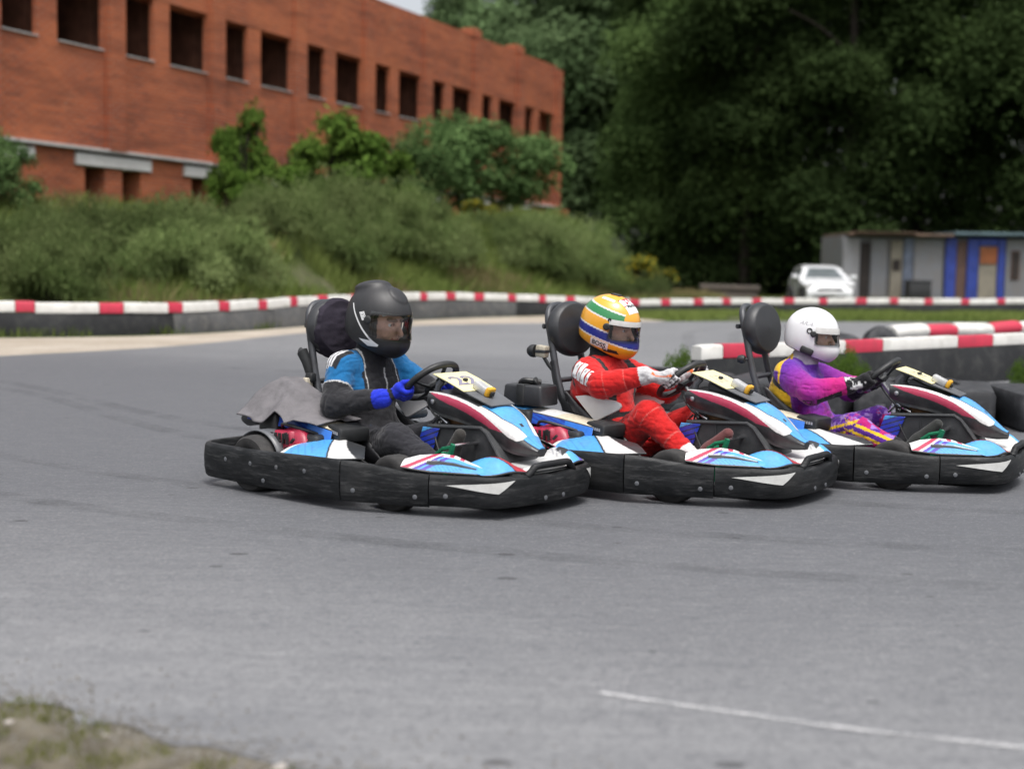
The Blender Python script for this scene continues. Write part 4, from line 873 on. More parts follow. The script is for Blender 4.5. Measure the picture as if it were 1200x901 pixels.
def tri_sticker(flip):
    A, B, Cc = (.060, .156), (.300, .182), (.240, .126)      # (path position, height)
    f = lambda t: 1-t if flip else t
    m = MB(); n = 10; V = []; Fc = []
    for i in range(n+1):
        for j in range(n+1):
            p = np.array(A)*(1-i/n)+(np.array(B)*(1-j/n)+np.array(Cc)*(j/n))*(i/n); V.append(fpos(f(p[0]), p[1], .0118))
    for i in range(n):
        for j in range(n): Fc.append((i*(n+1)+j, (i+1)*(n+1)+j, (i+1)*(n+1)+j+1, i*(n+1)+j+1))
    m.add(V, Fc); m.build('sticker', M['white'], fb, fix=False)
tri_sticker(False); tri_sticker(True)
band('rear_bumper', list(reversed(REAR)), lambda t, q: .222+.015*sstep((q.x+.6)/.7), kart, bolts=[(t, .62) for t in (.07, .13, .19, .25, .33)]+[(1-t, .62) for t in (.07, .13, .19, .25, .33)]+[(.16, .2), (.84, .2), (.5, .5)])
for s in (-1, 1):
    pth = smoothpath([(.14, -.645, 0), (.27, -.594, 0), (.40, -.541, 0), (.536, -.485, 0)], 5)
    if s > 0: pth = [(x, -y, z) for x, y, z in reversed(pth)]
    band('side_bumper', pth, lambda t, q: lerp(.237, .198, sstep((q.x-.14)/.396)), kart, bolts=((.15, .3), (.85, .3)) )
# --- painted side wings over the front bumper
Oe = polyfn([(.405, -.535, .222), (.47, -.505, .213), (.536, -.470, .206), (.655, -.408, .205), (.735, -.362, .204), (.785, -.300, .204)])
Ie = polyfn([(.375, -.47, .252), (.42, -.425, .268), (.50, -.36, .276), (.56, -.335, .270), (.62, -.328, .252), (.70, -.318, .230), (.778, -.282, .211)])
def wing_col(u, v):
    c = np.tile(SKY, (len(u), 1))
    c[(((u*23+v*6) % 1) < .22) & (u > .28) & (u < .62) & (v < .3)] = SKY*.55
    d = u-.30*v; c[(d > .10) & (d < .24)] = PURP*.8+DBLUE*.3; c[(d > .155) & (d < .18)] = SKY*1.1
    c[v > .83-.1*u] = WHT; c[(v > .86-.1*u) & (((u*9) % 1) < .45) & (u > .2) & (u < .62)] = RED
    c[(d < .10)] = WHT; c[(d < .06) & (d > -.02)] = RED; c[(u > .93)] = WHT
    slot = (u > .24) & (u < .76) & (v > .33+.05*u) & (v < .60-.05*u)
    c[slot] = BLK; c[(v < .05)] = BLK; return c
def wing_fn(s):
    def f(u, v):
        p = Oe(u)*(1-v)+Ie(u)*v; z = p[2]+.007*math.sin(PI*v)**.8
        if .24 < u < .76 and .33+.05*u < v < .60-.05*u: z -= .006
        return (p[0], p[1]*(-s), z)
    return f
for s in (-1, 1): bake(grid_col('side_wing', wing_fn(s), wing_col, 120, 44, kart))
# --- nose cone between the wings
def nose_col(u, v):
    y = (u-.5)*.74; c = np.tile(WHT*.88, (len(u), 1)); near = y < 0; a = np.abs(y)+.06*(v-.5)
    c[near & (a > .125)] = (.46, .26, .29); c[near & (a > .185)] = RED2; c[near & (a > .250)] = SKY; c[near & (np.abs(a-.252) < .004)] = BLK
    f = ~near & (a > .16); c[f & (a > .225)] = SKY*1.15; c[f & (a > .30)] = PURP*1.3; c[f & (a > .335)] = WHT
    sl = f & (v > .42+.9*(a-.23)) & (v < .70+.5*(a-.23)) & (a > .20) & (a < .31); c[sl] = BLK
    c[f & (a > .175) & (a < .215) & (((v*7+a*30) % 1) < .3) & (v > .25) & (v < .6)] = (.30, .30, .33)
    c[v > .97] = BLK; return c
Fo = np.array([(p[1], p[0]) for p in FRONT])
def nose_fn(u, v):
    y = (u-.5)*.74; ay = abs(y); xf = float(np.interp(y, Fo[:, 0], Fo[:, 1]))-.022; xb = .655-.10*max(0, ay-.12)/.25
    h = .058*math.exp(-((ay-.245)/.080)**2); t = math.sin(PI*min(1, v*.96+.02))**.75
    return (lerp(xb, xf, v), y, lerp(.222, .203, v)+h*t+.022*(1-v)*(ay < .2)*(1-ay/.2)*0)
bake(grid_col('nose_cone', nose_fn, nose_col, 130, 50, kart))
# --- front panel over the driver's feet, sloping to the nose
st = np.array([(.185, .517, .110, .438), (.25, .519, .118, .410), (.33, .512, .122, .398), (.40, .498, .121, .388), (.47, .478, .118, .372), (.53, .455, .113, .345), (.60, .420, .102, .300), (.66, .380, .085, .268), (.72, .332, .058, .257), (.76, .302, .034, .258), (.787, .283, .014, .262)])
xs_ = np.concatenate([np.linspace(.185, .787, 260)])
stf = lambda x: np.array([np.interp(x, st[:, 0], st[:, i]) for i in (1, 2, 3)])
sm = np.array([np.mean([stf(min(max(x+d, .185), .787)) for d in (-.03, -.015, 0, .015, .03)], axis=0) for x in xs_])
ring = [('s', -1, t) for t in np.linspace(1, 0, 64)]+[('t', y, 0) for y in np.linspace(-.98, .98, 60)]+[('s', 1, t) for t in np.linspace(0, 1, 64)]+[('b', y, 0) for y in (.7, 0, -.7)]
V = []; Cc = []
for i, x in enumerate(xs_):
    zt, w_, zb = sm[i]; crown_ = .024*sstep((x-.45)/.15)*(w_/.11)
    for k, a, t in ring:
        if k == 's':
            V.append((x, a*(w_+.014*math.sin(PI*min(1, t*1.15)**.7)), zt+(zb-zt)*t)); ts = (zt-(zt+(zb-zt)*t))
            red0 = float(np.interp(x, (.185, .25, .33, .44, .53, .60, .66, .70, .72), (.001, .005, .007, .010, .016, .028, .036, .024, .0))); red1 = red0+float(np.interp(x, (.195, .26, .33, .50, .57, .64), (0, .022, .034, .042, .036, 0)))
            c = BLK*1.6
            if x < .72 and ts < red0: c = WHT
            elif x < .635 and ts < red1: c = RED
            Cc.append(c)
        elif k == 't':
            V.append((x, a*w_, zt+.004+crown_*(1-a*a)))
            c = DGR if x < .50 else SKY
            lim = lerp(.86, .50, sstep((x-.60)/.10))
            if x > .50 and abs(a) > lim and x < .72: c = WHT
            if x > .50 and lim-.05 < abs(a) < lim+.01: c = BLK
            if abs(x-.67) < .008 and abs(a+.1) < .12: c = BLK
            Cc.append(c)
        else: V.append((x, a*w_, zb-.004)); Cc.append(BLK)
c_ = len(ring); n = len(xs_)
Fc = [(i*c_+j, i*c_+(j+1) % c_, (i+1)*c_+(j+1) % c_, (i+1)*c_+j) for i in range(n-1) for j in range(c_)]+[tuple(range(c_)), tuple(range((n-1)*c_, n*c_))]
me = pymesh('front_panel', V, Fc, M['livery'], None, True, np.array(Cc)); recalc(me); me.set_sharp_from_angle(angle=.7); fpan = link('front_panel', me, kart)
m = MB(); m.lathe([(.012, 0), (.012, .006), (.006, .009), (.0001, .009)], (.225, -.128, .475), 'y', 12, R=Matrix.Rotation(PI, 3, 'Z')); m.build('bolt', M['steel'], fpan)
# --- number plate on its raised holder
def plate_fn(x, y, h=0):
    z = np.interp(x, (.215, .30, .40, .55), (.596, .568, .528, .472)); return (x, y, z+h)
m = MB()
for a, b, y0, y1 in ((.225, .55, .112, .085),):
    k = 14; V = []
    for i in range(k+1):
        x = a+(b-a)*i/k; w_ = lerp(y0, y1, (i/k)**2)
        for y, h in ((-w_, 0), (w_, 0), (w_, .005), (-w_, .005)): V.append(plate_fn(x, y, h))
    m.add(V, [(i*4+j, i*4+(j+1) % 4, (i+1)*4+(j+1) % 4, (i+1)*4+j) for i in range(k) for j in range(4)]+[(0, 1, 2, 3), tuple(range(k*4, k*4+4))])
m.tube([(.215, -.085, .512), (.225, -.09, .55), (.25, -.09, .575)], .016, 8); m.tube([(.215, .085, .512), (.225, .09, .55), (.25, .09, .575)], .016, 8)
m.box((.36, 0, .485), (.2, .08, .05), Matrix.Rotation(.42, 3, 'Y'))
hold = m.build('plate_holder', M['smoke'], kart, True)
m = MB(); k = 10; V = []
for i in range(k+1):
    x = lerp(.213, .405, i/k); w_ = .118-.004*(i/k)
    for y, h in ((-w_, .0065), (w_, .0065), (w_, .010), (-w_, .010)): V.append(plate_fn(x, y, h))
m.add(V, [(i*4+j, i*4+(j+1) % 4, (i+1)*4+(j+1) % 4, (i+1)*4+j) for i in range(k) for j in range(4)]+[(0, 1, 2, 3), tuple(range(k*4, k*4+4))])
m.build('number_plate', M['plate'], hold, False)
def plate_number(txt, parent, mt='platetext', size=.15):
    tv, tf = text2d(txt, size); m = MB(); m.add([plate_fn(.312-v*.8, u*1.15, .0118) for u, v in tv], tf); m.build('race_number', M[mt], parent, False, fix=False)
m = MB(); m.lathe([(.013, 0), (.013, .008), (.008, .012), (.0001, .012)], plate_fn(.315, 0, .012), seg=12); m.build('plate_bolt', M['black'], hold)
Rt = Matrix.Rotation(.46, 3, 'Y')
m = MB(); m.box(plate_fn(.425, -.005, .028), (.085, .052, .04), Rt, 0, .01); m.box(plate_fn(.474, -.005, .030), (.022, .056, .044), Rt, 1, .006); m.box(plate_fn(.488, -.005, .026), (.012, .025, .022), Rt, 2, .003); m.box(plate_fn(.42, -.005, .008), (.06, .04, .016), Rt, 2)
m.build('transponder', [M['silver'], M['yellow'], M['black']], hold)
# --- steering
WC = Vector((.09, 0, .55)); WN = Vector((-.67, 0, .74)).normalized(); W1 = Vector((0, -1, 0)); W2 = WN.cross(W1).normalized()
if W2.z < 0: W2 = -W2
WR = .142
def rim(a, rr_=WR): return WC+W1*(rr_*math.cos(a))+W2*(rr_*math.sin(a))
m = MB(); m.tube([rim(2*PI*k/48, WR*(1-.16*max(0, -math.sin(2*PI*k/48))**3)) for k in range(48)], .0165, 12, True); sw = m.build('steering_wheel', M['black'], kart)
m = MB()
for a in (.15, PI-.15, -PI/2, PI/2): m.tube([WC-WN*.03+(rim(a)-WC)*.2, WC-WN*.018+(rim(a)-WC)*.6, WC+(rim(a)-WC)*.93], [.02, .014, .013], 8, flat=.5)
m.lathe([(.045, -.012), (.05, 0), (.045, .012), (.0001, .014)], WC-WN*.03, seg=18, R=Matrix((W1, W2, WN)).transposed()); m.build('spokes', M['dullblack'], sw)
m = MB(); m.tube([WC-WN*.03, (.22, 0, .40), (.47, 0, .14)], .013, 10); m.build('steering_column', M['steel'], kart)
m = MB(); m.lathe([(.03, -.012), (.036, -.006), (.036, .006), (.03, .012)], (.21, -.05, .385), 'y', 16); m.tube([(.2, -.03, .36), (.25, -.09, .40), (.30, -.1, .375)], .011, 8); m.tube([(.25, -.02, .43), (.28, -.085, .40)], .008, 8); m.tube([(.17, -.07, .365), (.205, -.075, .40), (.235, -.07, .37)], .008, 8)
m.build('steering_support', M['chrome'], kart)
m = MB(); m.box((.33, -.04, .375), (.15, .08, .035), Matrix.Rotation(.2, 3, 'Y'), bev=.008); m.build('brake_cylinder', M['brownpart'], kart)
# --- tank between the legs
tk = [(.10, .09), (.15, .26), (.185, .352), (.21, .366), (.38, .376), (.53, .386), (.565, .365), (.63, .28), (.675, .2), (.67, .09)]
m = MB(); V = []; sec_ = [(-.128, 1), (-.115, .0), (.115, .0), (.128, 1)]
for x, z in tk:
    for y, d in ((-.13, .012), (-.112, 0), (.112, 0), (.13, .012)): V.append((x, y, z-d*(1 if z > .1 else 0)))
m.add(V, [(i*4+j, i*4+j+1, (i+1)*4+j+1, (i+1)*4+j) for i in range(len(tk)-1) for j in range(3)]+[tuple(i*4 for i in range(len(tk))), tuple(i*4+3 for i in range(len(tk)))])
m.tube([(.20, -.13, .357), (.38, -.131, .366), (.53, -.131, .375), (.565, -.131, .352), (.65, -.131, .24)], .010, 8); m.tube([(.36, -.132, .10), (.36, -.133, .36)], .004, 6)
m.build('fuel_tank', M['dullblack'], kart)
def tank_col(u, v):
    c = np.tile(DBLUE*1.3, (len(u), 1)); c[((v*5-u*1.5) % 1) < .25] = BLK; c[(v-.3*u) > .83] = SKY; c[v < .30] = SKY*.7; c[(v < .26) & (v > .06)] = WHT; return c
for s in (-1, 1): grid_col('tank_sticker', lambda u, v: (lerp(.115, .225, u)+.055*v, s*(.137+.004*u), lerp(.20, .352, v)), tank_col, 30, 40, kart, .003)
for o in list(kart.children):
    if o.modifiers: bake(o)
# --- pedals
for s in (-1, 1):
    m = MB(); m.tube([(.505, s*.29, .306), (.505, s*.12, .306)], .0095, 10); pd = m.build('pedal', M['chrome'], kart)
    m = MB()
    for y in (.295, .115): m.tube([(.505, s*y, .312), (.485, s*y, .25), (.44, s*y, .10)], .010, 6, flat=1.5); m.tube([(.50, s*y, .30), (.44, s*y, .285), (.40, s*y, .255)], .009, 6)
    m.tube([(.405, s*.30, .262), (.43, s*.24, .256), (.41, s*.22, .275)], .009, 6); m.build('pedal_arm', M['green'], pd)
# --- seat
ctr = polyfn([(.03, .13), (-.15, .085), (-.32, .09), (-.43, .2), (-.485, .36), (-.51, .47)]); edg = polyfn([(.0, .17), (-.10, .255), (-.2, .30), (-.3, .345), (-.40, .41), (-.475, .475)])
m = MB()
def seat_fn(u, v):
    a = u*2-1; e = abs(a)**2.6; c, d = ctr(v), edg(v); return (lerp(c[0], d[0], e), math.copysign(.225*min(1, abs(a)*1.25)**.9, a)*(1-.08*v), lerp(c[1], d[1], e))
m.grid(seat_fn, 25, 22); o = m.build('seat', M['seatblack'], kart); so = o.modifiers.new('thickness', 'SOLIDIFY'); so.thickness = .012; so.offset = 0; bake(o)
# --- engine side (right), lid, pods, fenders
m = MB(); m.box((-.42, -.36, .19), (.36, .2, .16), bev=.02); m.box((-.62, -.36, .28), (.13, .14, .2), bev=.02); m.box((-.30, -.37, .255), (.12, .15, .08), bev=.02)
for k in range(6): m.box((-.52+.04*k, -.475, .17), (.012, .05, .12))
eng = m.build('engine', M['black'], kart)
m = MB(); m.lathe([(.118, -.045), (.118, .0), (.108, .018), (.085, .026), (.05, .03), (.0001, .032)], (-.40, -.462, .215), seg=28, R=Matrix(((1, 0, 0), (0, .35, -1), (0, 1, .35))).normalized()); m.box((-.47, -.43, .255), (.22, .12, .10), Matrix.Rotation(-.12, 3, 'Y'), bev=.035)
for k in range(5): m.box((-.50+.028*k, -.497, .27), (.010, .012, .05), mi=1)
for k in range(8):
    a = 2*PI*k/8; m.box((-.40+.07*math.cos(a), -.497, .215+.07*math.sin(a)), (.03, .014, .010), Matrix.Rotation(-a, 3, 'Y'), mi=1)
m.build('recoil_cover', [M['red'], M['black']], eng)
m = MB(); m.tube([(-.70, -.25, .33), (-.78, -.24, .335), (-.9, -.235, .325), (-.99, -.23, .305), (-1.03, -.23, .295)], [.03, .046, .05, .045, .02], 14); m.build('silencer', M['black'], kart)
m = MB(); m.box((-.50, .34, .2), (.3, .2, .18), bev=.03); m.box((-.52, .36, .33), (.34, .22, .05), bev=.02); m.build('battery_box', M['dullblack'], kart)
def lid_col(u, v):
    c = np.tile(SKY*.8, (len(u), 1)); x = u-.12*(v-.5); side = v < .30
    c[(x > .12) & (x < .34)] = SKY*1.05; c[(x >= .34) & (x < .62)] = WHT; c[(x >= .62)] = CREAM; c[(x < .12)] = DBLUE
    b = np.tile(np.array((.015, .10, .52)), (len(u), 1)); b[(((u*7+v*9) % 1) < .3)] = DBLUE*1.1; b[u > .72] = (.03, .19, .66); b[u < .10] = DBLUE
    c[side] = b[side]; c[(v > .285) & (v < .315)] = BLK; c[v > .93] = BLK; return c
def lid_fn(u, v):
    x = lerp(-.775, -.20, u); z = .392-.075*u**1.3; w0 = -.415+.03*u
    if v < .30: t = v/.30; return (x, w0-.006+.014*t, z-.062+.012*u+(.062-.012*u)*t)
    t = (v-.30)/.70; return (x, lerp(w0+.01, -.215+.02*u, t), z+.014*math.sin(PI*t)**.8)
lid = grid_col('engine_lid', lid_fn, lid_col, 120, 60, kart, .008); bake(lid)
tv, tf = text2d('SR', .05, .3); m = MB(); m.add([lid_fn(.075+a*.95/.575, .17+b*4.4) for a, b in tv], tf); V = [(x, y-.003, z) for x, y, z in m.v]; m.v = V; m.build('lettering', M['printwhite'], lid, False, fix=False)
tv, tf = text2d('4', .05, .3); m = MB(); m.add([lid_fn(.165+a*1.1/.575, .17+b*4.4) for a, b in tv], tf); m.v = [(x, y-.003, z) for x, y, z in m.v]; m.build('lettering', M['printred'], lid, False, fix=False)
m = MB(); m.box((-.175, -.295, .305), (.13, .165, .07), Matrix.Rotation(-.25, 3, 'Z') @ Matrix.Rotation(.1, 3, 'Y'), bev=.012); lf = m.build('lid_front', M['black'], kart)
m = MB()
for k in range(6): RZ = Matrix.Rotation(-.25, 3, 'Z') @ Matrix.Rotation(.1, 3, 'Y'); m.box(Vector((-.175, -.295, .305))+RZ @ Vector((-.038+.015*k, -.0825, .006)), (.010, .004, .014), RZ)
m.build('embossed_mark', M['silver'], lf, False)
def pod_col(u, v):
    c = np.tile(SKY, (len(u), 1)); d = u+.0*v; dd = u-.26*(1-v); c[((u*11+v*4) % 1 < .08) & (u < .4)] = SKY*.6
    e = u-.30+.32*v-.25; e = u-(.62-.20*v)
    c[e > 0] = WHT; c[np.abs(e) < .012] = BLK; c[u-(.93-.30*v) > 0] = DGR; c[u < .055] = WHT; c[(v < .02)] = BLK; return c
for s in (-1, 1):
    po = polyfn([(-.32, -.618, .215), (-.1, -.622, .222), (.10, -.618, .236), (.22, -.575, .246)]); pi_ = polyfn([(-.33, -.44, .252), (-.27, -.39, .272), (-.14, -.355, .280), (.02, -.37, .262)])
    bake(grid_col('side_pod', lambda u, v: (lambda a, b: (lerp(a[0], b[0], v), -s*lerp(a[1], b[1], v), lerp(a[2], b[2], v)+.012*math.sin(PI*v)))(po(u), pi_(u)), pod_col, 110, 40, kart))
    m = MB(); m.grid(lambda u, v: (-.56+.165*math.cos(.35+1.9*u), s*(.44+.10*v), .138+.165*math.sin(.35+1.9*u)), 14, 4); o = m.build('fender', M['smoke'], kart); so = o.modifiers.new('t', 'SOLIDIFY'); so.thickness = .006; bake(o)
# --- roll hoop and head pad
hp_ = [(-.47, -.15, .20), (-.50, -.147, .32), (-.545, -.142, .45), (-.583, -.138, .56), (-.625, -.132, .74), (-.652, -.122, .84), (-.668, -.085, .895), (-.674, -.03, .912)]
m = MB(); m.tube(spline(hp_+[(x, -y, z) for x, y, z in reversed(hp_)], 5), .019, 12); m.tube([(-.57, -.138, .52), (-.57, .138, .52)], .014, 10); hoop = m.build('roll_hoop', M['frame'], kart)
def pad_mesh(name, rx, ry, rz, mat, wr=0, seed=0):
    s = Solid((-.12, -.18, -.19), (.12, .18, .19), .006); s.ell((0, 0, 0), (rx, ry, rz), tag='p', k=.01); V, Q = s.mesh(); r_ = np.sqrt((V[:, 1]/ry)**2+(V[:, 2]/rz)**2)
    V[:, 0] = np.sign(V[:, 0])*np.minimum(np.abs(V[:, 0])*1.6, rx*.72+.012*(1-r_))
    if wr: V += (V/np.linalg.norm(V, axis=1, keepdims=True))*((vnoise(V+seed, (16, 9, 22))-.5)*wr+(vnoise(V+seed+5, (45, 22, 50))-.5)*wr*.5)[:, None]
    me = pymesh(name, V, Q, mat); return me
PADL = Matrix.Translation((-.578, -.006, .79)) @ Matrix.Rotation(-.20, 4, 'Z') @ Matrix.Rotation(-.10, 4, 'Y')
def headrest(kobj, cloth=False):
    o = link('headrest', pad_mesh('headrest', .058, .166, .150, M['pad']), kobj); o.matrix_local = PADL
    m = MB(); m.tube([(-.085, -.13, .02), (-.035, 0, .02), (-.085, .13, .02)], .014, 8); c = m.build('headrest_bracket', M['frame'], o)
    if cloth:
        c = link('headrest_cover', pad_mesh('headrest_cover', .086, .150, .156, M['capcloth'], .017, 2.7), o); c.location = (.005, .0, -.006)
        tag(c, 'dark purple cloth hood pulled over the pad')
    return o
# --- cables and hoses
for pts, rr_ in (([(-.30, -.34, .30), (-.18, -.30, .22), (.05, -.27, .13), (.30, -.22, .12), (.44, -.18, .14)], .005), ([(-.52, -.40, .30), (-.46, -.46, .335), (-.36, -.44, .32), (-.28, -.38, .29)], .008), ([(.21, -.06, .40), (.24, -.13, .33), (.30, -.145, .22), (.40, -.14, .12)], .005), ([(.23, .06, .42), (.28, .13, .34), (.34, .14, .2), (.42, .13, .12)], .005), ([(.12, -.04, .50), (.17, -.10, .46), (.22, -.11, .41), (.26, -.08, .38)], .006)):
    m = MB(); m.tube(spline(pts, 6), rr_, 8); m.build('cable', M['black'], kart)
m = MB(); m.lathe([(.02, -.006), (.075, -.006), (.082, 0), (.075, .006), (.02, .006)], (-.56, -.30, .138), 'y', 28); m.build('sprocket', M['steel'], kart)
# --- chassis and wheels
m = MB()
for s in (-1, 1): m.tube(spline([(-.86, s*.2, .075), (-.4, s*.26, .07), (.1, s*.27, .07), (.5, s*.17, .07), (.78, s*.14, .09)], 4), .016, 8); m.tube([(.33, s*.2, .08), (.33, s*.45, .12)], .014, 8); m.tube([(-.3, s*.26, .07), (-.3, s*.6, .12)], .012, 8); m.tube([(.6, s*.15, .08), (.62, s*.38, .12)], .012, 8)
m.tube([(-.86, -.2, .075), (-.86, .2, .075)], .014, 8); m.tube([(-.56, -.53, .138), (-.56, .53, .138)], .019, 12)
m.build('chassis', M['frame'], kart)
m = MB(); m.prism([(-.35, -.27), (.12, -.28), (.5, -.2), (.78, -.15), (.78, .15), (.5, .2), (.12, .28), (-.35, .27)], lambda u, v, h: (u, v, h), .048, .056); m.build('floor_tray', M['dullblack'], kart, False)
def wheel(x, y, R, Wd, steer=0):
    m = MB(); h = Wd/2; pr = [(R*.56, -h*.9), (R*.72, -h), (R*.9, -h*.98), (R*.975, -h*.82), (R, -h*.55), (R, h*.55), (R*.975, h*.82), (R*.9, h*.98), (R*.72, h), (R*.56, h*.9)]
    m.lathe(pr, (0, 0, 0), 'y', 36, closed=True); t = m.build('wheel', M['rubber'], kart, loc=(x, y, R), rz=steer)
    m = MB(); s = 1 if y > 0 else -1; m.lathe([(.012, s*h*.55), (.03, s*h*.6), (R*.35, s*h*.35), (R*.5, s*h*.55), (R*.585, s*h*.92), (R*.585, -s*h*.92), (R*.5, -s*h*.7)], (0, 0, 0), 'y', 28); m.build('rim', M['steel'], t)
for s in (-1, 1): wheel(.300, s*.452, .130, .10, -.06); wheel(-.56, s*.51, .140, .18)

# --- the two other karts are copies of this one, part by part
def copy_tree(o, parent=None):
    c = o.copy(); COL.objects.link(c)
    if parent: c.parent = parent
    for ch in list(o.children): copy_tree(ch, c)
    return c
karts = [kart]
for k in (1, 2):
    c = copy_tree(kart); c.location = (*KART[k][0], 0); c.rotation_euler = (0, 0, -math.radians(KART[k][1])); karts.append(c)
for k, lb in zip(karts, ('blue and white go kart numbered 22 with a grey cloth over its engine', 'blue and white go kart with a black box behind its red driver', 'blue and white go kart furthest ahead under the purple driver')):
    tag(k, lb, 'go kart', 'go karts racing through the bend')
for k, n in zip(karts, ('22', '17', '12')): plate_number(n, [c for c in k.children if c.name.startswith('plate_holder')][0], 'platetext' if n == '22' else 'fadednum', .15 if n == '22' else .13)
[bpy.data.objects.remove(q) for l in karts[0].children if l.name.startswith('engine_lid') for q in list(l.children)]
headrest(karts[0], True); headrest(karts[1]); headrest(karts[2])
def side_pad(kobj, s):
    m = MB(); pl = [(-.40, .452), (-.34, .462), (-.16, .444), (-.128, .432), (-.122, .415), (-.135, .40), (-.268, .333), (-.285, .335)]
    m.prism(pl, lambda u, v, h: (u, s*(.226+h+.05*(v-.34)), v), -.009, .009); o = m.build('seat_side_pad', M['seatwhite'], kobj, True); bv = o.modifiers.new('b', 'BEVEL'); bv.width = .004; bv.segments = 2; bake(o); return o
side_pad(karts[1], -1); side_pad(karts[1], 1); side_pad(karts[0], 1)
# belt reels on the hoops
def reel(kobj, ball, arm):
    m = MB(); m.tube([(-.585, -.15, .56), (-.61, -.175, .60), (-.64, -.185, .65)], .010, 8); m.box((-.645, -.185, .672), (.06, .05, .062), Matrix.Rotation(.1, 3, 'Y'), 1, .006); m.box((-.645, -.186, .672), (.064, .054, .018), None, 2, .004)
    m.lathe([(.0001, -.034), (.022, -.028), (.033, -.012), (.036, .004), (.033, .016), (.0001, .018)], (-.70, -.19, .672), 'x', 16)
    return m.build('belt_reel', [M['black'], M['beige'], M['dullblack']], kobj)
reel(karts[1], 1, 1)
m = MB(); m.tube([(-.60, -.16, .56), (-.615, -.17, .62), (-.635, -.18, .668), (-.655, -.18, .672)], [.022, .026, .030, .012], 10); m.lathe([(.012, -.01), (.02, 0), (.012, .01)], (-.645, -.18, .67), 'y', 14)
m.lathe([(.0001, -.05), (.03, -.046), (.036, -.02), (.034, .02), (.02, .03)], (-.625, -.20, .50), 'x', 16); m.box((-.585, -.20, .51), (.06, .05, .06), None, 1, .008); m.box((-.57, -.18, .54), (.05, .04, .05), None, 0, .01)
m.build('belt_reel', [M['black'], M['beige']], karts[0])
m = MB(); m.lathe([(.0001, -.03), (.02, -.022), (.026, 0), (.02, .018), (.0001, .02)], (-.635, -.17, .62), 'x', 14); m.tube([(-.61, -.15, .62), (-.64, -.17, .62)], .008, 8); m.build('belt_reel', M['black'], karts[2])
m = MB(); m.tube(spline([(-.60, -.158, .62), (-.575, -.163, .52), (-.545, -.165, .44), (-.50, -.17, .39), (-.42, -.20, .36)], 4), .024, 8, flat=.35, up=(-.5, -.8, 0)); m.build('belt_strap', M['pad'], karts[1])
m = MB(); m.tube(spline([(-.585, -.15, .52), (-.55, -.158, .42), (-.50, -.165, .34)], 4), .022, 8, flat=.4, up=(-.5, -.8, 0)); m.build('belt_strap', M['pad'], karts[0])

# --- things carried by the karts
def at_kart(k, p):
    (x, y), ph = KART[k]; c, s = math.cos(math.radians(ph)), math.sin(math.radians(ph)); return (x+p[0]*c+p[1]*s, y-p[0]*s+p[1]*c, p[2])
bg = empty('bag', at_kart(1, (-.63, -.31, .398)), -math.radians(KART[1][1])); tag(bg, 'black padded box strapped on the engine lid behind the driver in red', 'bag')
m = MB(); m.box((0, 0, .054), (.245, .17, .108), bev=.012, taper=(.94, .94)); m.build('body', M['pad'], bg)
m = MB(); m.box((-.01, 0, .056), (.05, .18, .112), bev=.006, taper=(1, .95)); m.tube(spline([(-.05, -.02, .112), (-.02, -.03, .128), (.02, -.01, .125), (.05, .02, .118)], 4), .016, 8); m.tube(spline([(-.0, .03, .112), (.03, -.0, .135), (.05, -.03, .13), (.06, -.02, .11)], 4), .012, 8); m.build('strap', M['black'], bg)
# grey cloth thrown over the engine lid of kart 22
def cloth_fn(u, v):
    x = lerp(-.790, -.25, u); ridge = np.interp(u, (0, .1, .22, .38, .58, .82, 1), (.50, .535, .55, .545, .475, .395, .362))
    y = lerp(-.478+.04*u, -.13, v); hang = np.interp(v, (0, .12, .45, .75, 1), (1, .80, .12, .0, .25))
    low = np.interp(u, (0, .2, .36, .46, .60, .78, 1), (.36, .335, .335, .392, .335, .372, .345))
    z = lerp(ridge, low, hang); p = np.array([[x, y, z]])
    w = (vnoise(p, (9, 14, 6))[0]-.5)*.035+(vnoise(p+3, (24, 30, 20))[0]-.5)*.006+.011*math.sin(u*15+v*5)*(.3+hang)
    return (x+w*.3, y+w*(.3+.9*hang), z+w*(1-.7*hang))
m = MB(); m.grid(cloth_fn, 72, 44); m.v = [tuple(Vector(p)-Vector((-.55, -.28, .35))) for p in m.v]
o = m.build('cloth', M['greycloth'], None, fix=False, loc=at_kart(0, (-.55, -.28, .35)), rz=-math.radians(KART[0][1])); so = o.modifiers.new('t', 'SOLIDIFY'); so.thickness = .006; bake(o)
tag(o, 'grey fleece cloth draped over the engine lid of kart 22', 'cloth')
# =================================================================== THE DRIVERS
def rot3(yaw, pitch, roll=0): return np.array((Matrix.Rotation(yaw, 3, 'Z') @ Matrix.Rotation(pitch, 3, 'Y') @ Matrix.Rotation(roll, 3, 'X')))
SKIN = np.array((.62, .37, .28))
HELM_PRIMS = [((-.010, 0, .022), (.166, .134, .150)), ((.052, 0, -.085), (.120, .104, .088)), ((-.035, 0, -.055), (.130, .120, .105))]
def helmet_solid(spoiler=False, h=.0042):
    s = Solid((-.22, -.17, -.21), (.22, .17, .215), h)
    for i, (c, r) in enumerate(HELM_PRIMS): s.ell(c, r, tag='shell', k=.05 if i else .01)
    if spoiler:
        s.ell((-.075, 0, .150), (.085, .075, .026), np.array(Matrix.Rotation(-.30, 3, 'Y')), 'shell', .03); s.ell((.085, 0, .135), (.05, .05, .014), np.array(Matrix.Rotation(.62, 3, 'Y')), 'shell', .012)
    return s
def cutz(X, spoil=0): return -.128-.33*X
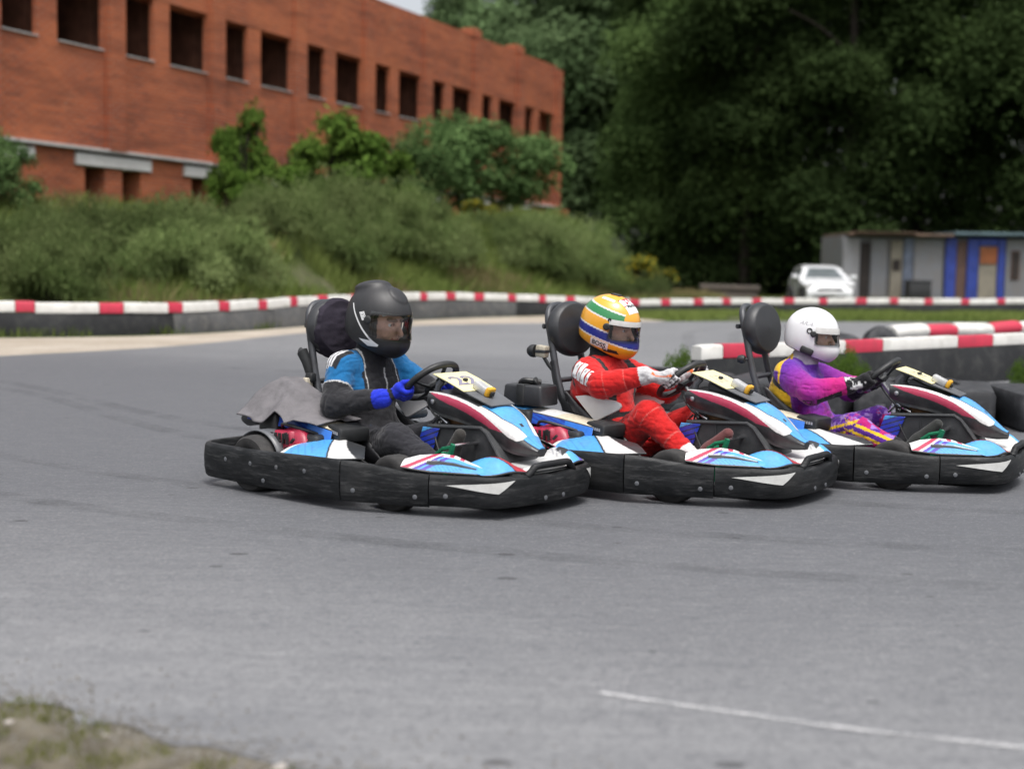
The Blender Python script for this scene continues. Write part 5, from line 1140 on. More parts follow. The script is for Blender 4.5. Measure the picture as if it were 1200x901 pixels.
def build_helmet(parent, yaw, pitch, roll, centre, sc, colfn, mat, spoiler=False, strip=None, strip_mat='white', port_z=.003, port_h=.047):
    s = helmet_solid(spoiler); outer = s.F.copy()
    ax = [s.lo[i]+s.h*np.arange(s.n[i]) for i in range(3)]; X, Y, Z = np.meshgrid(*[a.astype(np.float32) for a in ax], indexing='ij')
    plane = (cutz(X)-Z)/math.sqrt(1.11); body = np.maximum(outer, plane); k = .012; hh = np.maximum(k-np.abs(outer-plane), 0)/k; body += hh*hh*k*.25
    inner = outer+.024
    qx, qy, qz = np.abs(X-.16)-.120, np.abs(Y)-.30, np.abs(Z+port_z-.05*(X-.12))-port_h; rx = .02
    port = np.sqrt(np.maximum(qx+rx, 0)**2+np.maximum(qz+rx, 0)**2)+np.minimum(np.maximum(qx+rx, qz+rx), 0)-rx
    F = np.maximum(body, -inner); kk = .008; d = -port; hh = np.maximum(kk-np.abs(F-d), 0)/kk; F = np.maximum(F, d)+hh*hh*kk*.25
    s.F = F.astype(np.float32); V, Q = s.mesh()
    # outer distance at the vertices tells the shell from the lining
    ii = np.clip(((V-s.lo)/s.h).round().astype(int), 0, np.array(s.n)-1); od = outer[ii[:, 0], ii[:, 1], ii[:, 2]]
    c = colfn(V); c[od < -.010] = (.018, .018, .02)
    edge = (V[:, 2]-cutz(V[:, 0])) < .007; c[edge] = (.015, .015, .016)
    R = rot3(yaw, pitch, roll)
    me = pymesh('helmet', V*sc, Q, mat, None, True, c); o = link('helmet', me, parent)
    o.matrix_local = Matrix.Translation(centre) @ Matrix([list(r) for r in R]).to_4x4()
    def surf(az, z, off):
        """distance from the axis to the shell at an azimuth and height"""
        lo_, hi_ = .02, .25; ca, sa = math.cos(az), math.sin(az)
        def D(r):
            p = [np.array([[[q]]], np.float32) for q in (r*ca, r*sa, z)]; dd = None
            for kx, (cc, rr_) in enumerate(HELM_PRIMS):
                u = [(p[i]-cc[i])/rr_[i] for i in range(3)]; k0 = math.sqrt(sum(float(q)**2 for q in u))+1e-6; k1 = math.sqrt(sum((float(q)/rr_[i])**2 for i, q in enumerate(u)))+1e-6; d = k0*(k0-1)/k1
                if dd is None: dd = d
                else: h_ = max(.05-abs(dd-d), 0)/.05; dd = min(dd, d)-h_*h_*.05*.25
            return dd
        for _ in range(22):
            mid = (lo_+hi_)/2
            if D(mid) < 0: lo_ = mid
            else: hi_ = mid
        r = lo_+off; return (r*ca*sc, r*sa*sc, z*sc)
    nu, nv = 33, 13; m = MB(); zt0, zt1 = -port_z-port_h-.006, -port_z+port_h+.011
    P = [[surf(lerp(-1.28, 1.28, i/(nu-1)), lerp(zt0, zt1, j/(nv-1)), .0045) for j in range(nv)] for i in range(nu)]
    for i in range(nu):
        for j in range(nv): m.v.append(P[i][j])
    for i in range(nu-1):
        for j in range(nv-1):
            u = (i+.5)/(nu-1); v = (j+.5)/(nv-1)
            m.f.append((i*nv+j, (i+1)*nv+j, (i+1)*nv+j+1, i*nv+j+1)); m.m.append(1 if (strip and v > strip) else 0)
    vz = m.build('visor', [M['visor'], M[strip_mat]], o, True, fix=False)
    m = MB()
    for sgn in (-1, 1):
        p = Vector(surf(sgn*1.36, .012, .004)); q = Vector(surf(sgn*1.36, .012, .012)); ax_ = (q-p).normalized(); u_ = ax_.orthogonal().normalized(); Rm = Matrix((u_, ax_.cross(u_), ax_)).transposed()
        m.lathe([(.019*sc, -.006), (.019*sc, .002), (.015*sc, .005), (.008*sc, .006), (.0001, .004)], p, seg=18, R=Rm)
    m.build('visor_pivot', M['black'], o)
    return o, surf, V*sc, Q
def hand(s, tg, wrist, a, side, grip=True):
    """gloved hand closed on the steering wheel rim at angle a (points in kart space)"""
    g = np.array(rim(a)); T = np.array((rim(a+.02)-rim(a-.02)).normalized()); Rd = np.array((rim(a)-WC).normalized()); Nn = np.array(WN)
    if T[2] < 0: T = -T
    w = np.array(wrist); q = .0165
    palm = g+Rd*.030+Nn*.014; s.cap(w, palm-T*.004, .030, .029, tg+'_cuff', .02)
    s.cap(palm-T*.026, palm+T*.026, .0215, .0205, tg+'_palm', .022); s.cap(palm-T*.024+Rd*.004+Nn*.012, palm+T*.022+Rd*.004+Nn*.012, .018, .017, tg+'_palm', .02)
    ln = (.90, 1.0, .97, .82)
    for k in range(4):
        o = T*(.033-.022*k); l = ln[k]; r = .0108 if k < 3 else .0096
        p0 = g+o*.95+Rd*.032-Nn*.004; p1 = g+o+Rd*.020*l-Nn*.027*l; p2 = g+o*.98-Rd*.012*l-Nn*.030*l; p3 = g+o*.95-Rd*.030*l-Nn*.008*l
        s.cap(p0, p1, r*1.12, r*1.05, tg+'_finger', .006); s.cap(p1, p2, r*1.05, r, tg+'_finger', .005); s.cap(p2, p3, r, r*.85, tg+'_finger', .005)
    t0 = palm+T*.018+Nn*.012; t1 = g+T*.046+Nn*.026+Rd*.010; t2 = g+T*.050+Nn*.022-Rd*.018
    s.cap(t0, t1, .0145, .0125, tg+'_thumb', .010); s.cap(t1, t2, .0125, .0095, tg+'_thumb', .006)
def build_driver(k, J, colours, label, fat=1.0):
    s = Solid((-.62, -.46, .02), (.60, .46, 1.08), .0056); A = np.array
    pel, wai, che, nek = A(J['pelvis']), A(J['waist']), A(J['chest']), A(J['neck'])
    s.cap(pel+A((0, -.075, 0)), pel+A((0, .075, 0)), .125*fat, None, 'hips', .05); s.cap(pel, wai, .130*fat, .128*fat, 'belly', .06); s.cap(wai, che, .132*fat, .135*fat, 'torso', .06)
    s.cap(che+A((0, -.085, 0)), che+A((0, .085, 0)), .128*fat, None, 'torso', .05); sh = J['shoulder']
    s.cap((sh[0], -.13, sh[2]+.005), (sh[0], .13, sh[2]+.005), .078, None, 'yoke', .05)
    hc, R, sc = A(J['head']), rot3(*J['headrot']), J['hsc']
    s.cap(che+A((.0, 0, .06)), nek, .098, .084, 'collar', .04); s.cap(nek, hc+R @ A((-.02, 0, -.10))*sc, .078, .070, 'neck', .02)
    hd = lambda p: hc+R @ ((A(p)+A((0, 0, -.012)))*sc)
    s.ell(hd((-.005, 0, .01)), A((.112, .088, .125))*sc, R, 'face', .02); s.ell(hd((.035, 0, -.075)), A((.070, .062, .055))*sc, R, 'face', .03)
    s.cap(hd((.105, 0, .012)), hd((.128, 0, -.030)), .010*sc, .015*sc, 'nose', .012)
    for y in (-1, 1):
        s.ell(hd((.088, y*.034, .008)), A((.016, .022, .013))*sc, R, '', .01, 's'); s.ell(hd((.081, y*.034, .008)), A((.0165,)*3)*sc, R, 'eye', .003)
        s.cap(hd((.102, y*.014, .030)), hd((.088, y*.055, .034)), .008*sc, .006*sc, 'brow', .008); s.ell(hd((.075, y*.05, -.04)), A((.024, .02, .02))*sc, R, 'face', .02)
    s.cap(hd((.098, -.02, -.066)), hd((.098, .02, -.066)), .008*sc, None, 'mouth', .008)
    for i, y in ((0, -1), (1, 1)):
        S_, E_, W_ = A((sh[0], y*sh[1], sh[2])), A(J['elbow'][i]), A(J['wrist'][i]); n = ('right', 'left')[i]
        s.cap(S_, E_, .078*fat, .066*fat, n+'_upperarm', .035); s.cap(E_, W_, .066*fat, .046, n+'_forearm', .03)
        if 'hand' in J: hand(s, n, W_+(A(rim(J['hand'][i]))-W_)*.12, J['hand'][i], y)
        H_, K_, N_ = A((pel[0]+.03, y*.085, pel[2]-.01)), A(J['knee'][i]), A(J['ankle'][i])
        s.cap(H_, K_, .098*fat, .074*fat, n+'_thigh', .05); s.cap(K_, N_, .074*fat, .050, n+'_shin', .035)
        T_ = A(J['toe'][i]); d = (T_-N_); s.cap(N_, N_+A((.01, 0, -.03)), .042, .042, n+'_sock', .02)
        heel = N_+A((.02, 0, -.055)); s.cap(heel, heel+(T_-heel)*.55, .036, .038, n+'_shoe', .02); s.cap(heel+(T_-heel)*.5, T_, .040, .028, n+'_shoe', .015)
    V, Q = s.mesh(); own, T = s.owner(V)
    # cloth folds: squeezed across the limb near the joints
    soft = ~np.isin(own, ('face', 'nose', 'eye', 'brow', 'mouth')) & np.array([('finger' not in t and 'thumb' not in t and 'palm' not in t and 'shoe' not in t) for t in own])
    me0 = pymesh('body', V, Q, M['cloth']); nr = np.empty(len(V)*3, np.float32); me0.vertices.foreach_get('normal', nr); nr = nr.reshape(-1, 3)
    f = (vnoise(V, (16, 9, 14))-.5)*.010; g1 = vnoise(V+3, (19, 8, 30)); g2 = vnoise(V+9, (30, 14, 15)); g3 = vnoise(V+5, (12, 20, 34))
    f = f*1.1-.0036*np.exp(-((g1-.5)/.10)**2)-.0026*np.exp(-((g2-.56)/.07)**2)-.002*np.exp(-((g3-.42)/.06)**2)+.003+(vnoise(V+7, (60, 40, 60))-.5)*.003
    V = V+nr*(f*soft)[:, None]; bpy.data.meshes.remove(me0)
    col = colours(own, T, V, hd, R, sc); base = A((-.3, 0, .05))
    me = pymesh('person', V-base, Q, M['cloth'], None, True, col)
    for n_ in ('right', 'left'):                              # shade between the fingers, darkened in the glove colour
        fp = [fn for tg, a, ab, L2, fn in s.prims if tg == n_+'_finger']
        if fp:
            D = np.stack([np.min([fn(*V.T) for fn in fp[3*q:3*q+3]], axis=0) for q in range(4)]); D.sort(axis=0); gap = (own == n_+'_finger') & (D[1]-D[0] < .0035); col[gap] *= .35
    me.color_attributes['Col'].data.foreach_set('color', np.column_stack([col, np.ones(len(V))]).astype(np.float32).ravel())
    o = link('person', me, None, at_kart(k, tuple(base)), -math.radians(KART[k][1])); tag(o, label, 'person', 'drivers in the go karts')
    bv = BVHTree.FromPolygons([Vector(v-base) for v in V], Q.tolist())
    return o, bv, base, hc-base, V
def setc(c, m, v): c[m] = v
def face_cols(c, own, V, hd, R, sc):
    hair = own == 'face'; c[hair] = SKIN
    loc = (V-hd((0, 0, 0))) @ R/sc
    for t in ('nose', 'eye', 'brow', 'mouth'): c[own == t] = SKIN*(1.05 if t == 'nose' else 1)
    c[own == 'mouth'] = (.34, .11, .10); c[own == 'brow'] = (.22, .13, .09); e = own == 'eye'; c[e] = (.6, .58, .56)
    c[e & (np.hypot(np.abs(loc[:, 1])-.034, loc[:, 2]-.008) < .0085)] = (.03, .02, .015)
    c[(own == 'face') & ((loc[:, 0] < .045) | (loc[:, 2] > .075))] = (.03, .025, .022)
tags_in = lambda own, *ks: np.array([any(q in t for q in ks) for t in own]) 

# ---- person in black and blue
CB = np.array((.018, .018, .021)); CBL = np.array((.008, .12, .30)); GLB = np.array((.012, .03, .50))
def col1(own, T, V, hd, R, sc):
    c = np.tile(CB, (len(V), 1)); y = np.abs(V[:, 1])
    ua = tags_in(own, 'upperarm'); yk = own == 'yoke'; fr = V[:, 0] > -.36
    c[ua & (T < .50)] = CBL; c[ua & (T >= .50) & (T < .535)] = (.5, .5, .5); c[yk & (y > .105)] = CBL
    sd = tags_in(own, 'torso') & (y > .125); c[sd & (V[:, 2] > .40)] = CBL
    c[tags_in(own, 'torso', 'yoke') & (np.abs(y-.108+.06*(V[:, 2]-.5)) < .0035) & fr & (V[:, 2] > .42)] = (.45, .45, .45)
    c[tags_in(own, 'belly') & (y > .10)] = CBL*.8
    ep = (V[:, 1] < -.135) & (V[:, 1] > -.265) & (V[:, 2] > .60) & tags_in(own, 'yoke', 'upperarm') & (V[:, 0] < -.30); c[ep] = CB*.8
    st = ep & ((np.abs(V[:, 0]+.352) < .0055) | (np.abs(V[:, 0]+.334) < .0055) | (np.abs(V[:, 0]+.370) < .0055)); c[st] = (.6, .6, .62)
    z = tags_in(own, 'torso', 'collar', 'yoke') & (np.abs(V[:, 1]-.01) < .0035) & fr & (V[:, 2] > .46) & (V[:, 2] < .60); c[z] = (.4, .4, .4)
    g = tags_in(own, 'cuff', 'palm', 'finger', 'thumb'); c[g] = GLB; c[tags_in(own, 'forearm') & (T > .86)] = GLB
    c[tags_in(own, 'cuff') & (T > .25) & (T < .62)] = CB*.7
    c[tags_in(own, 'thigh', 'shin', 'hips')] = (.022, .022, .027); c[tags_in(own, 'shoe')] = (.035, .033, .03); c[tags_in(own, 'sock')] = CB
    face_cols(c, own, V, hd, R, sc); return c
J1 = dict(pelvis=(-.29, 0, .20), waist=(-.33, 0, .32), chest=(-.355, 0, .505), neck=(-.31, 0, .68), shoulder=(-.345, .185, .605), head=(-.258, 0, .838), headrot=(.12, .16, 0), hsc=1.06,
    elbow=((-.285, -.285, .425), (-.13, .29, .44)), wrist=((-.035, -.205, .477), (.0, .20, .50)), hand=(-.42, PI+.35), knee=((.045, -.185, .285), (.06, .18, .30)), ankle=((.33, -.20, .185), (.34, .20, .19)), toe=((.462, -.20, .345), (.475, .20, .345)))
p1, bv1, b1, h1, V1 = build_driver(0, J1, col1, 'person in a black and blue race suit with blue gloves and a matt black helmet', .94)
def hcol1(V):
    c = np.tile(np.array((.022, .022, .024)), (len(V), 1)); return c
def hdecal(helm, V, Q, name, mats, items):
    bv = BVHTree.FromPolygons([Vector(v) for v in V], Q.tolist()); mb = MB()
    for O, U, Vv, shape, mi in items: decal(mb, bv, O, U, Vv, shape, mi, .0012, .24)
    if mb.f: mb.build(name, mats, helm, False, fix=False)
hm, sf, HV, HQ = build_helmet(p1, *J1['headrot'], tuple(h1), 1.06, hcol1, M['helmet_matt'], True, port_z=.010, port_h=.056)
def strip_poly(pts, w, n=3):
    P = spline([(*p, 0) for p in pts], 8); V = []; Fc = []
    for i, p in enumerate(P):
        t = (P[min(i+1, len(P)-1)]-P[max(i-1, 0)]).normalized(); f = i/(len(P)-1); ww = w*(.6+.8*f)
        V += [(p.x-t.y*-ww/2, p.y+t.x*-ww/2), (p.x+t.y*-ww/2, p.y-t.x*-ww/2)]
    return V, [(2*i, 2*i+1, 2*i+3, 2*i+2) for i in range(len(P)-1)]
RS = ((0, 0, 0), (.85, .53, 0), (0, 0, 1))                # right side of a helmet: u forward, v up
items = [(RS[0], RS[1], RS[2], strip_poly([(-.138, .075), (-.120, .03), (-.075, -.035), (-.022, -.085), (.018, -.108)], .0085), 0), (RS[0], RS[1], RS[2], quad2d([(-.085, -.088), (-.035, -.118), (.018, -.113), (-.028, -.088)]), 0),
    (RS[0], RS[1], RS[2], quad2d([(-.098, .040), (-.078, .003), (-.056, .013), (-.074, .050)]), 0)]
tv = text2d('HJC', .022); th = 1.1; items.append(((-.066, -.02, .013), (-.35, -.0, .94), (-.94, 0, -.35), tv, 1)) if False else None
items.append(((.14, -.04, .085), (.3, -1, 0), (-.5, -.1, 1), quad2d([(-.018, -.012), (.018, -.012), (.018, .012), (-.018, .012)]), 0))
hdecal(hm, HV, HQ, 'marking', [M['printwhite'], M['print']], items)
hdecal(hm, HV, HQ, 'logo', [M['print']], [((-.0646, -.0403, .027), (-.40, -.25, .85), (-.78, -.48, -.42), text2d('HJC', .020), 0)])

# ---- person in red
CR = np.array((.50, .012, .012)); CK = np.array((.014, .014, .016)); GW = np.array((.50, .49, .50)); GO = np.array((.75, .16, .04))
def col2(own, T, V, hd, R, sc):
    c = np.tile(CR, (len(V), 1)); y = V[:, 1]; tor = tags_in(own, 'torso', 'yoke', 'belly', 'collar')
    strap = tor & (np.abs(np.abs(y)-.128-.12*np.clip((V[:, 2]-.60), -.25, .05)) < .024) & (V[:, 2] > .36); c[strap] = CK
    s2 = tags_in(own, 'upperarm') & (np.abs(y) < .160); c[s2] = CK
    c[tags_in(own, 'torso', 'belly', 'hips') & (np.abs(V[:, 2]-.345-.15*(V[:, 0]+.2)) < .028) & (V[:, 0] > -.36)] = CK
    fa = tags_in(own, 'forearm'); ua = tags_in(own, 'upperarm'); pip = (.52, .085, .075)
    c[fa & ((np.abs(T-.08) < .010) | (np.abs(T-.55) < .010))] = pip; sh_ = tags_in(own, 'shin'); th = tags_in(own, 'thigh')
    c[sh_ & ((np.abs(T-.08) < .010) | (np.abs(T-.62) < .012))] = pip; c[th & (np.abs(T-.55) < .010)] = pip
    c[tags_in(own, 'upperarm') & (V[:, 0] < -.405) & (np.abs(V[:, 0]+.418) < .012)] = CK
    c[tags_in(own, 'collar') & (V[:, 2] > .655)] = CK; c[own == 'neck'] = CK
    g = tags_in(own, 'cuff', 'palm', 'finger', 'thumb'); c[g] = GW; c[fa & (T > .88)] = GW
    n = vnoise(V, (30, 30, 30)); c[tags_in(own, 'cuff', 'palm') & (np.abs(V[:, 2]-.585-.25*(n-.5)*.2) < .006)] = GO; c[tags_in(own, 'finger') & (((T*2) % 1) < .12)] = CK*2
    c[tags_in(own, 'sock')] = (.62, .58, .58); c[sh_ & (T > .90)] = (.62, .58, .58); c[tags_in(own, 'shoe')] = (.13, .045, .045)
    face_cols(c, own, V, hd, R, sc); return c
J2 = dict(pelvis=(-.27, 0, .20), waist=(-.33, 0, .32), chest=(-.375, 0, .48), neck=(-.37, 0, .635), shoulder=(-.37, .18, .570), head=(-.332, 0, .812), headrot=(.13, .17, .03), hsc=.985,
    elbow=((-.215, -.275, .525), (-.14, .27, .47)), wrist=((-.01, -.195, .580), (.0, .205, .55)), hand=(.14, PI-.30), knee=((.005, -.175, .375), (.11, .165, .345)), ankle=((.245, -.20, .20), (.28, .20, .20)), toe=((.46, -.20, .325), (.475, .20, .335)))
p2, bv2, b2, h2, V2 = build_driver(1, J2, col2, 'person in a red race suit wearing a yellow helmet with green and blue bands', 1.0)
YEL = np.array((.78, .36, .025)); GRN = np.array((.02, .20, .06)); HBL = np.array((.02, .03, .24)); HW = np.array((.68, .67, .65))
def hcol2(V):
    c = np.tile(YEL, (len(V), 1)); s_ = V[:, 2]+.20*V[:, 0]
    fr = V[:, 0] < .105
    c[(s_ > .052) & (s_ < .108) & fr] = HW; c[(s_ > .060) & (s_ < .100) & fr] = GRN
    c[(s_ > -.066) & (s_ < -.008)] = HW; c[(s_ > -.058) & (s_ < -.016)] = HBL
    return c
hm, sf, HV, HQ = build_helmet(p2, *J2['headrot'], tuple(h2), .985, hcol2, M['helmet'], False, .76, 'white')
FRO = ((.05, -.0, .085), (0, 1, 0), (-.55, 0, 1))
it = []
tv, tf = text2d('BOSS', .034); it.append(((.005, -.02, -.088), (1, -.1, -.20), (.2, 0, 1), quad2d([(-.050, -.019), (.050, -.019), (.050, .019), (-.050, .019)]), 0))
hdecal(hm, HV, HQ, 'sticker', [M['printwhite']], it)
mb = MB(); bvh_ = BVHTree.FromPolygons([Vector(v) for v in HV], HQ.tolist()); decal(mb, bvh_, (.005, -.02, -.088), (1, -.1, -.20), (.2, 0, 1), (tv, tf), 0, .0026, .24); mb.build('lettering', M['print'], hm, False, fix=False)
ch = [((.03, 0, .08), (0, 1, 0), (-.75, 0, 1), quad2d([(-.062, -.045), (.062, -.045), (.062, .050), (-.062, .050)], 8), 0), ((.03, 0, .08), (0, 1, 0), (-.75, 0, 1), ([(-.062, .050), (.062, .050), (.062, .0), (.0, .030), (-.062, .0), (-.031, .015), (.031, .015), (-.031, .05), (.031, .05), (0, .05)], [(0, 7, 5, 4), (7, 9, 3, 5), (9, 8, 6, 3), (8, 1, 2, 6)]), 1)]
hdecal(hm, HV, HQ, 'sticker', [M['printwhite'], M['printred']], ch[:1])
mb = MB(); decal(mb, bvh_, *ch[1][:3], ch[1][3], 0, .0026, .24); decal(mb, bvh_, (.03, 0, .08), (0, 1, 0), (-.75, 0, 1), text2d('Marlboro', .026), 1, .0026, .24); mb.build('lettering', [M['printred'], M['print']], hm, False, fix=False)
mb = MB()
decal(mb, bvh_, (.0, -.02, .128), (1, -.1, -.12), (.12, .35, 1), quad2d([(-.05, -.007), (.03, -.007), (.03, .007), (-.05, .007)]), 0, .0016, .24)
for u in (-.02, .012): mb.lathe([(.010, -.002), (.010, .003), (.0001, .004)], Vector(sf(-1.36-u*4, .03-u, .002)), 'y', 12, mi=1)
decal(mb, bvh_, (.09, -.02, -.118), (.8, -.6, -.05), (.1, 0, 1), quad2d([(-.005, -.009), (.045, -.009), (.045, .009), (-.005, .009)]), 1, .0016, .24)
decal(mb, bvh_, (.092, -.02, -.118), (.8, -.6, -.05), (.1, 0, 1), text2d('ARAI', .016), 0, .0028, .24) if False else None
mb.box((.0, 0, .170*.985), (.05, .045, .014), Matrix.Rotation(.05, 3, 'Y'), 1, .005)
mb.build('marking', [M['printwhite'], M['print']], hm, False, fix=False)
# sponsor patches on the right sleeve
S0, E0 = Vector((-.37, -.18, .57)), Vector((-.215, -.275, .525)); ax_ = (E0-S0).normalized(); up_ = Vector((.15, -.25, 1)); mb = MB(); mt = MB()
for i, (u, w_, hgt, tx) in enumerate(((-.046, .039, .078, 'a'), (-.002, .040, .084, 'b'), (.042, .038, .084, 'c'), (.084, .034, .078, 'd'))):
    O = S0+ax_*(.075+u)+Vector((0, 0, .035))-Vector(b2); U = ax_; Vv = up_
    decal(mb, bv2, O, U, Vv, quad2d([(-w_/2+.004, -hgt/2), (w_/2, -hgt/2), (w_/2-.008, hgt/2), (-w_/2-.004, hgt/2)], 8), 0, .004, .2)
    for j in range(3): decal(mt, bv2, O, U, Vv, quad2d([(-.007+.006*j*.0-.004, -.03+.024*j), (.007, -.03+.024*j), (.006, -.018+.024*j), (-.006, -.018+.024*j)], 2), 0, .0065, .2) if (i+j) % 2 == 0 else None
mb.build('sleeve_patch', M['printwhite'], p2, True, fix=False); mt.build('sleeve_print', M['greymark'], p2, False, fix=False)

# ---- person in purple and pink
PU = np.array((.105, .022, .30)); MG = np.array((.46, .012, .17)); YL = np.array((.68, .42, .02)); LIL = np.array((.30, .17, .52))
def col3(own, T, V, hd, R, sc):
    c = np.tile(PU, (len(V), 1)); y = V[:, 1]; n = vnoise(V, (24, 24, 24))*.6+vnoise(V+4, (60, 60, 60))*.4; tor = tags_in(own, 'torso', 'belly', 'hips')
    lowmix = np.clip((.46-V[:, 2])/.22, 0, 1)[:, None]; c[tor] = (PU*(1-lowmix)+np.array((.26, .015, .22))*lowmix)[tor]; c[tor & (n > .64)] = (.22, .06, .36); c[tor & (n < .33)] = (.20, .012, .20)
    for part, a, b in (('upperarm', 0, .55), ('forearm', .55, 1.35)):
        m = tags_in(own, part); t = np.clip(a+(b-a)*T, 0, 1)[:, None]; c[m] = (PU*(1-t)+MG*t)[m]
    zc = V[:, 2]; ua = tags_in(own, 'upperarm', 'forearm')
    under = (tags_in(own, 'upperarm') & ((V[:, 0]+V[:, 2]*.9) < .055+.0*T)) | (tags_in(own, 'forearm') & (T < .75) & (V[:, 2] < .425+.075*T)); c[under] = CK
    c[tor & (np.abs(y) > .118) & (V[:, 0] < -.335) & (V[:, 2] > .16)] = YL; c[tags_in(own, 'yoke', 'upperarm') & (V[:, 0] < -.395) & (np.abs(V[:, 2]-.60) < .03)] = YL
    yk = tags_in(own, 'yoke', 'upperarm') & (np.abs(V[:, 0]+.382+.10*(np.abs(y)-.15)) < .007) & (V[:, 2] > .50); c[yk] = YL
    c[tags_in(own, 'collar') & (V[:, 2] > .60)] = (.42, .38, .45); c[tags_in(own, 'collar') & (V[:, 0] < -.37)] = YL; c[own == 'neck'] = (.40, .37, .43)
    leg = tags_in(own, 'thigh', 'shin'); sq = vnoise(np.floor(V*42)/42, (31, 37, 29)); c[leg] = PU*.9; sh_ = tags_in(own, 'shin')
    c[sh_ & (sq > .45)] = MG*.85; c[sh_ & (sq < .38)] = LIL; c[tags_in(own, 'thigh') & (T > .6) & (sq > .6)] = LIL*.8
    # double stripe along the outer side of the leg
    for i, yy in ((0, -1), (1, 1)):
        n_ = ('right', 'left')[i]; H_, K_, A_ = np.array((J3['pelvis'][0]+.03, yy*.085, J3['pelvis'][2]-.01)), np.array(J3['knee'][i]), np.array(J3['ankle'][i])
        for part, a, b in ((n_+'_thigh', H_, K_), (n_+'_shin', K_, A_)):
            m = own == part; d = (b-a)/np.linalg.norm(b-a); up = np.array((-d[2], 0, d[0])); up /= np.linalg.norm(up); r = (V-a) @ up; out = (V[:, 1]-a[1]-((V-a) @ d)*d[1])*yy > 0
            c[m & out & (r > -.012) & (r < .042)] = PU*.75; c[m & out & ((np.abs(r-.035) < .0075) | (np.abs(r+.005) < .0075))] = YL
    g = tags_in(own, 'cuff', 'palm', 'finger', 'thumb'); c[g] = CK; c[tags_in(own, 'forearm') & (T > .88)] = CK
    w_ = vnoise(np.floor(V*90)/90, (53, 47, 61)); c[(tags_in(own, 'cuff') | (tags_in(own, 'forearm') & (T > .9))) & (w_ > .58)] = (.6, .6, .6)
    c[tags_in(own, 'sock')] = CK; c[tags_in(own, 'shoe')] = (.03, .032, .03); c[sh_ & (T > .92)] = CK
    face_cols(c, own, V, hd, R, sc); return c
J3 = dict(pelvis=(-.26, 0, .20), waist=(-.315, 0, .31), chest=(-.36, 0, .455), neck=(-.33, 0, .60), shoulder=(-.365, .18, .545), head=(-.280, 0, .765), headrot=(.08, .07, 0), hsc=.90,
    elbow=((-.20, -.27, .465), (-.13, .27, .45)), wrist=((-.015, -.19, .510), (.0, .19, .50)), hand=(-.22, PI+.45), knee=((.02, -.19, .275), (.06, .18, .29)), ankle=((.245, -.20, .19), (.30, .20, .19)), toe=((.46, -.20, .33), (.47, .20, .33)))
p3, bv3, b3, h3, V3 = build_driver(2, J3, col3, 'person in a purple and pink race suit with black gloves and a plain white helmet', 1.0)
def hcol3(V): return np.tile(np.array((.74, .74, .75)), (len(V), 1))
hm, sf, HV, HQ = build_helmet(p3, *J3['headrot'], tuple(h3), .90, hcol3, M['helmet'], False, .70, 'white')
mb = MB()
p = Vector(sf(-1.55, .03, .0)); mb.lathe([(.010, -.004), (.016, -.004), (.016, .003), (.010, .003)], p, 'y', 16, closed=True)
mb.tube([Vector(sf(-1.42, -.005, .003)), Vector(sf(-1.32, .012, .004)), Vector(sf(-1.24, .018, .004))], .006, 8)
mb.box(Vector(sf(-1.62, -.095, .0)), (.075, .03, .04), Matrix.Rotation(.35, 3, 'Y'), 0, .01); mb.box(Vector(sf(.25, -.095, .0))+Vector((0, -.03, 0)), (.012, .02, .006), None, 0, .002)
mb.build('intercom', M['black'], hm)
hdecal(hm, HV, HQ, 'logo', [M['greymark']], [((.05, -.02, .105), (.8, -.6, -.35), (.2, .3, 1), text2d('Q', .030), 0), ((.02, -.02, .125), (.8, -.5, -.35), (.2, .4, 1), quad2d([(-.02, -.006), (.01, -.004), (.01, .006), (-.02, .004)]), 0), ((.11, -.02, .072), (.6, -.8, -.2), (-.2, .2, 1), text2d('ARAI', .026), 0)])
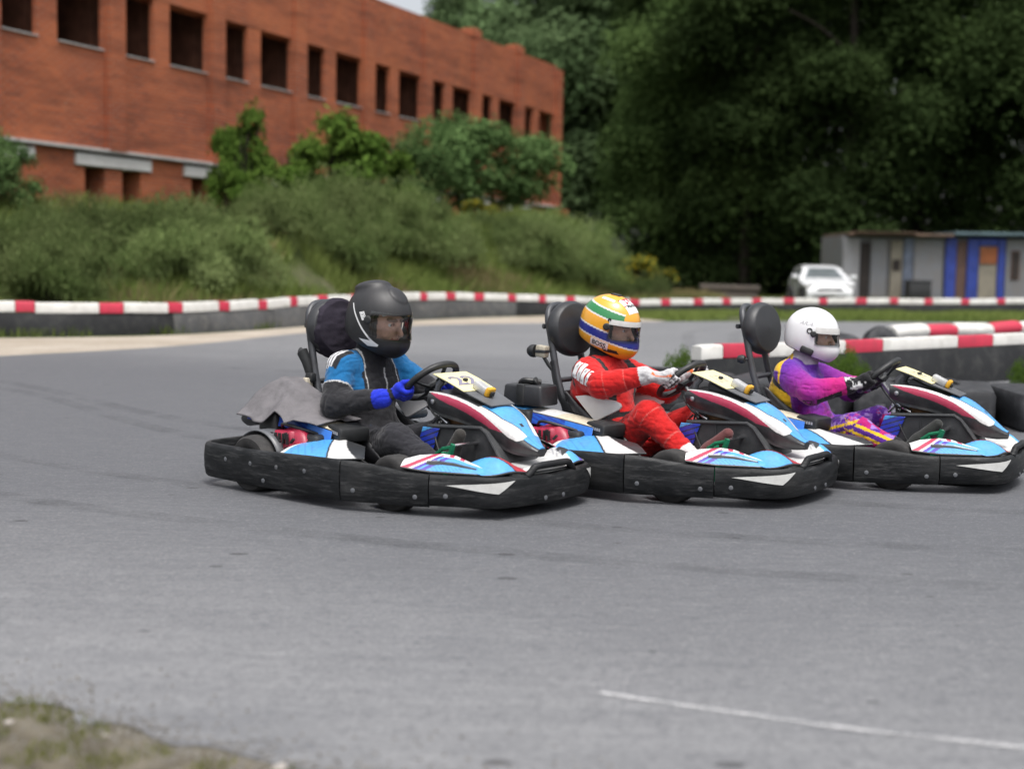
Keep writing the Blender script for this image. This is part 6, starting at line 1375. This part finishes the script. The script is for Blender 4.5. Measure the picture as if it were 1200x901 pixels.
# =================================================================== LIGHT AND CAMERA
for o in list(COL.objects):
    if o.modifiers: bake(o)
wd = bpy.data.worlds.new("World"); scene.world = wd; wd.use_nodes = True; nt = wd.node_tree; nt.nodes.clear()
SUN_EL, SUN_AZ = math.radians(70), math.radians(165)          # azimuth clockwise from +Y
sky = nt.nodes.new('ShaderNodeTexSky'); sky.sky_type = 'NISHITA'; sky.sun_disc = False; sky.sun_elevation = SUN_EL; sky.sun_rotation = SUN_AZ; sky.air_density = 1.0; sky.dust_density = 6; sky.ozone_density = 1
hs = nt.nodes.new('ShaderNodeHueSaturation'); hs.inputs['Saturation'].default_value = .28
bgn = nt.nodes.new('ShaderNodeBackground'); bgn.inputs[1].default_value = .15; ow = nt.nodes.new('ShaderNodeOutputWorld')
nt.links.new(sky.outputs[0], hs.inputs['Color']); nt.links.new(hs.outputs[0], bgn.inputs[0]); nt.links.new(bgn.outputs[0], ow.inputs[0])
sl = bpy.data.lights.new('sun', 'SUN'); sl.energy = 1.0; sl.angle = math.radians(18); sl.color = (1, .97, .93)
so = bpy.data.objects.new('sun', sl); COL.objects.link(so)
d = Vector((math.sin(SUN_AZ)*math.cos(SUN_EL), math.cos(SUN_AZ)*math.cos(SUN_EL), math.sin(SUN_EL))); so.rotation_euler = d.to_track_quat('Z', 'Y').to_euler(); so.location = (0, 0, 40)
cd = bpy.data.cameras.new('camera'); cam = bpy.data.objects.new('camera', cd); COL.objects.link(cam); scene.camera = cam
cd.sensor_width = 36; cd.lens = 48.0; cd.clip_start = .1; cd.clip_end = 5000
pitch = math.atan((450.5-312)/1600); roll = math.radians(1.0)
fw = Vector((0, math.cos(pitch), -math.sin(pitch))); rt = Vector((1, 0, 0)); upv = rt.cross(fw)
r2 = rt*math.cos(roll)+upv*math.sin(roll); u2 = -rt*math.sin(roll)+upv*math.cos(roll)
cam.matrix_world = Matrix(((r2.x, u2.x, -fw.x, 0), (r2.y, u2.y, -fw.y, 0), (r2.z, u2.z, -fw.z, 1.12), (0, 0, 0, 1)))
cd.dof.use_dof = True; cd.dof.focus_distance = 6.8; cd.dof.aperture_fstop = 1.45
vs = scene.view_settings; vs.view_transform = 'Standard'; vs.look = 'None'; vs.exposure = 0.72; vs.gamma = 1; vs.use_curve_mapping = False
scene.cycles.use_denoising = True; scene.cycles.max_bounces = 6; scene.cycles.transparent_max_bounces = 12; scene.cycles.sample_clamp_indirect = 6
scene.render.film_transparent = False
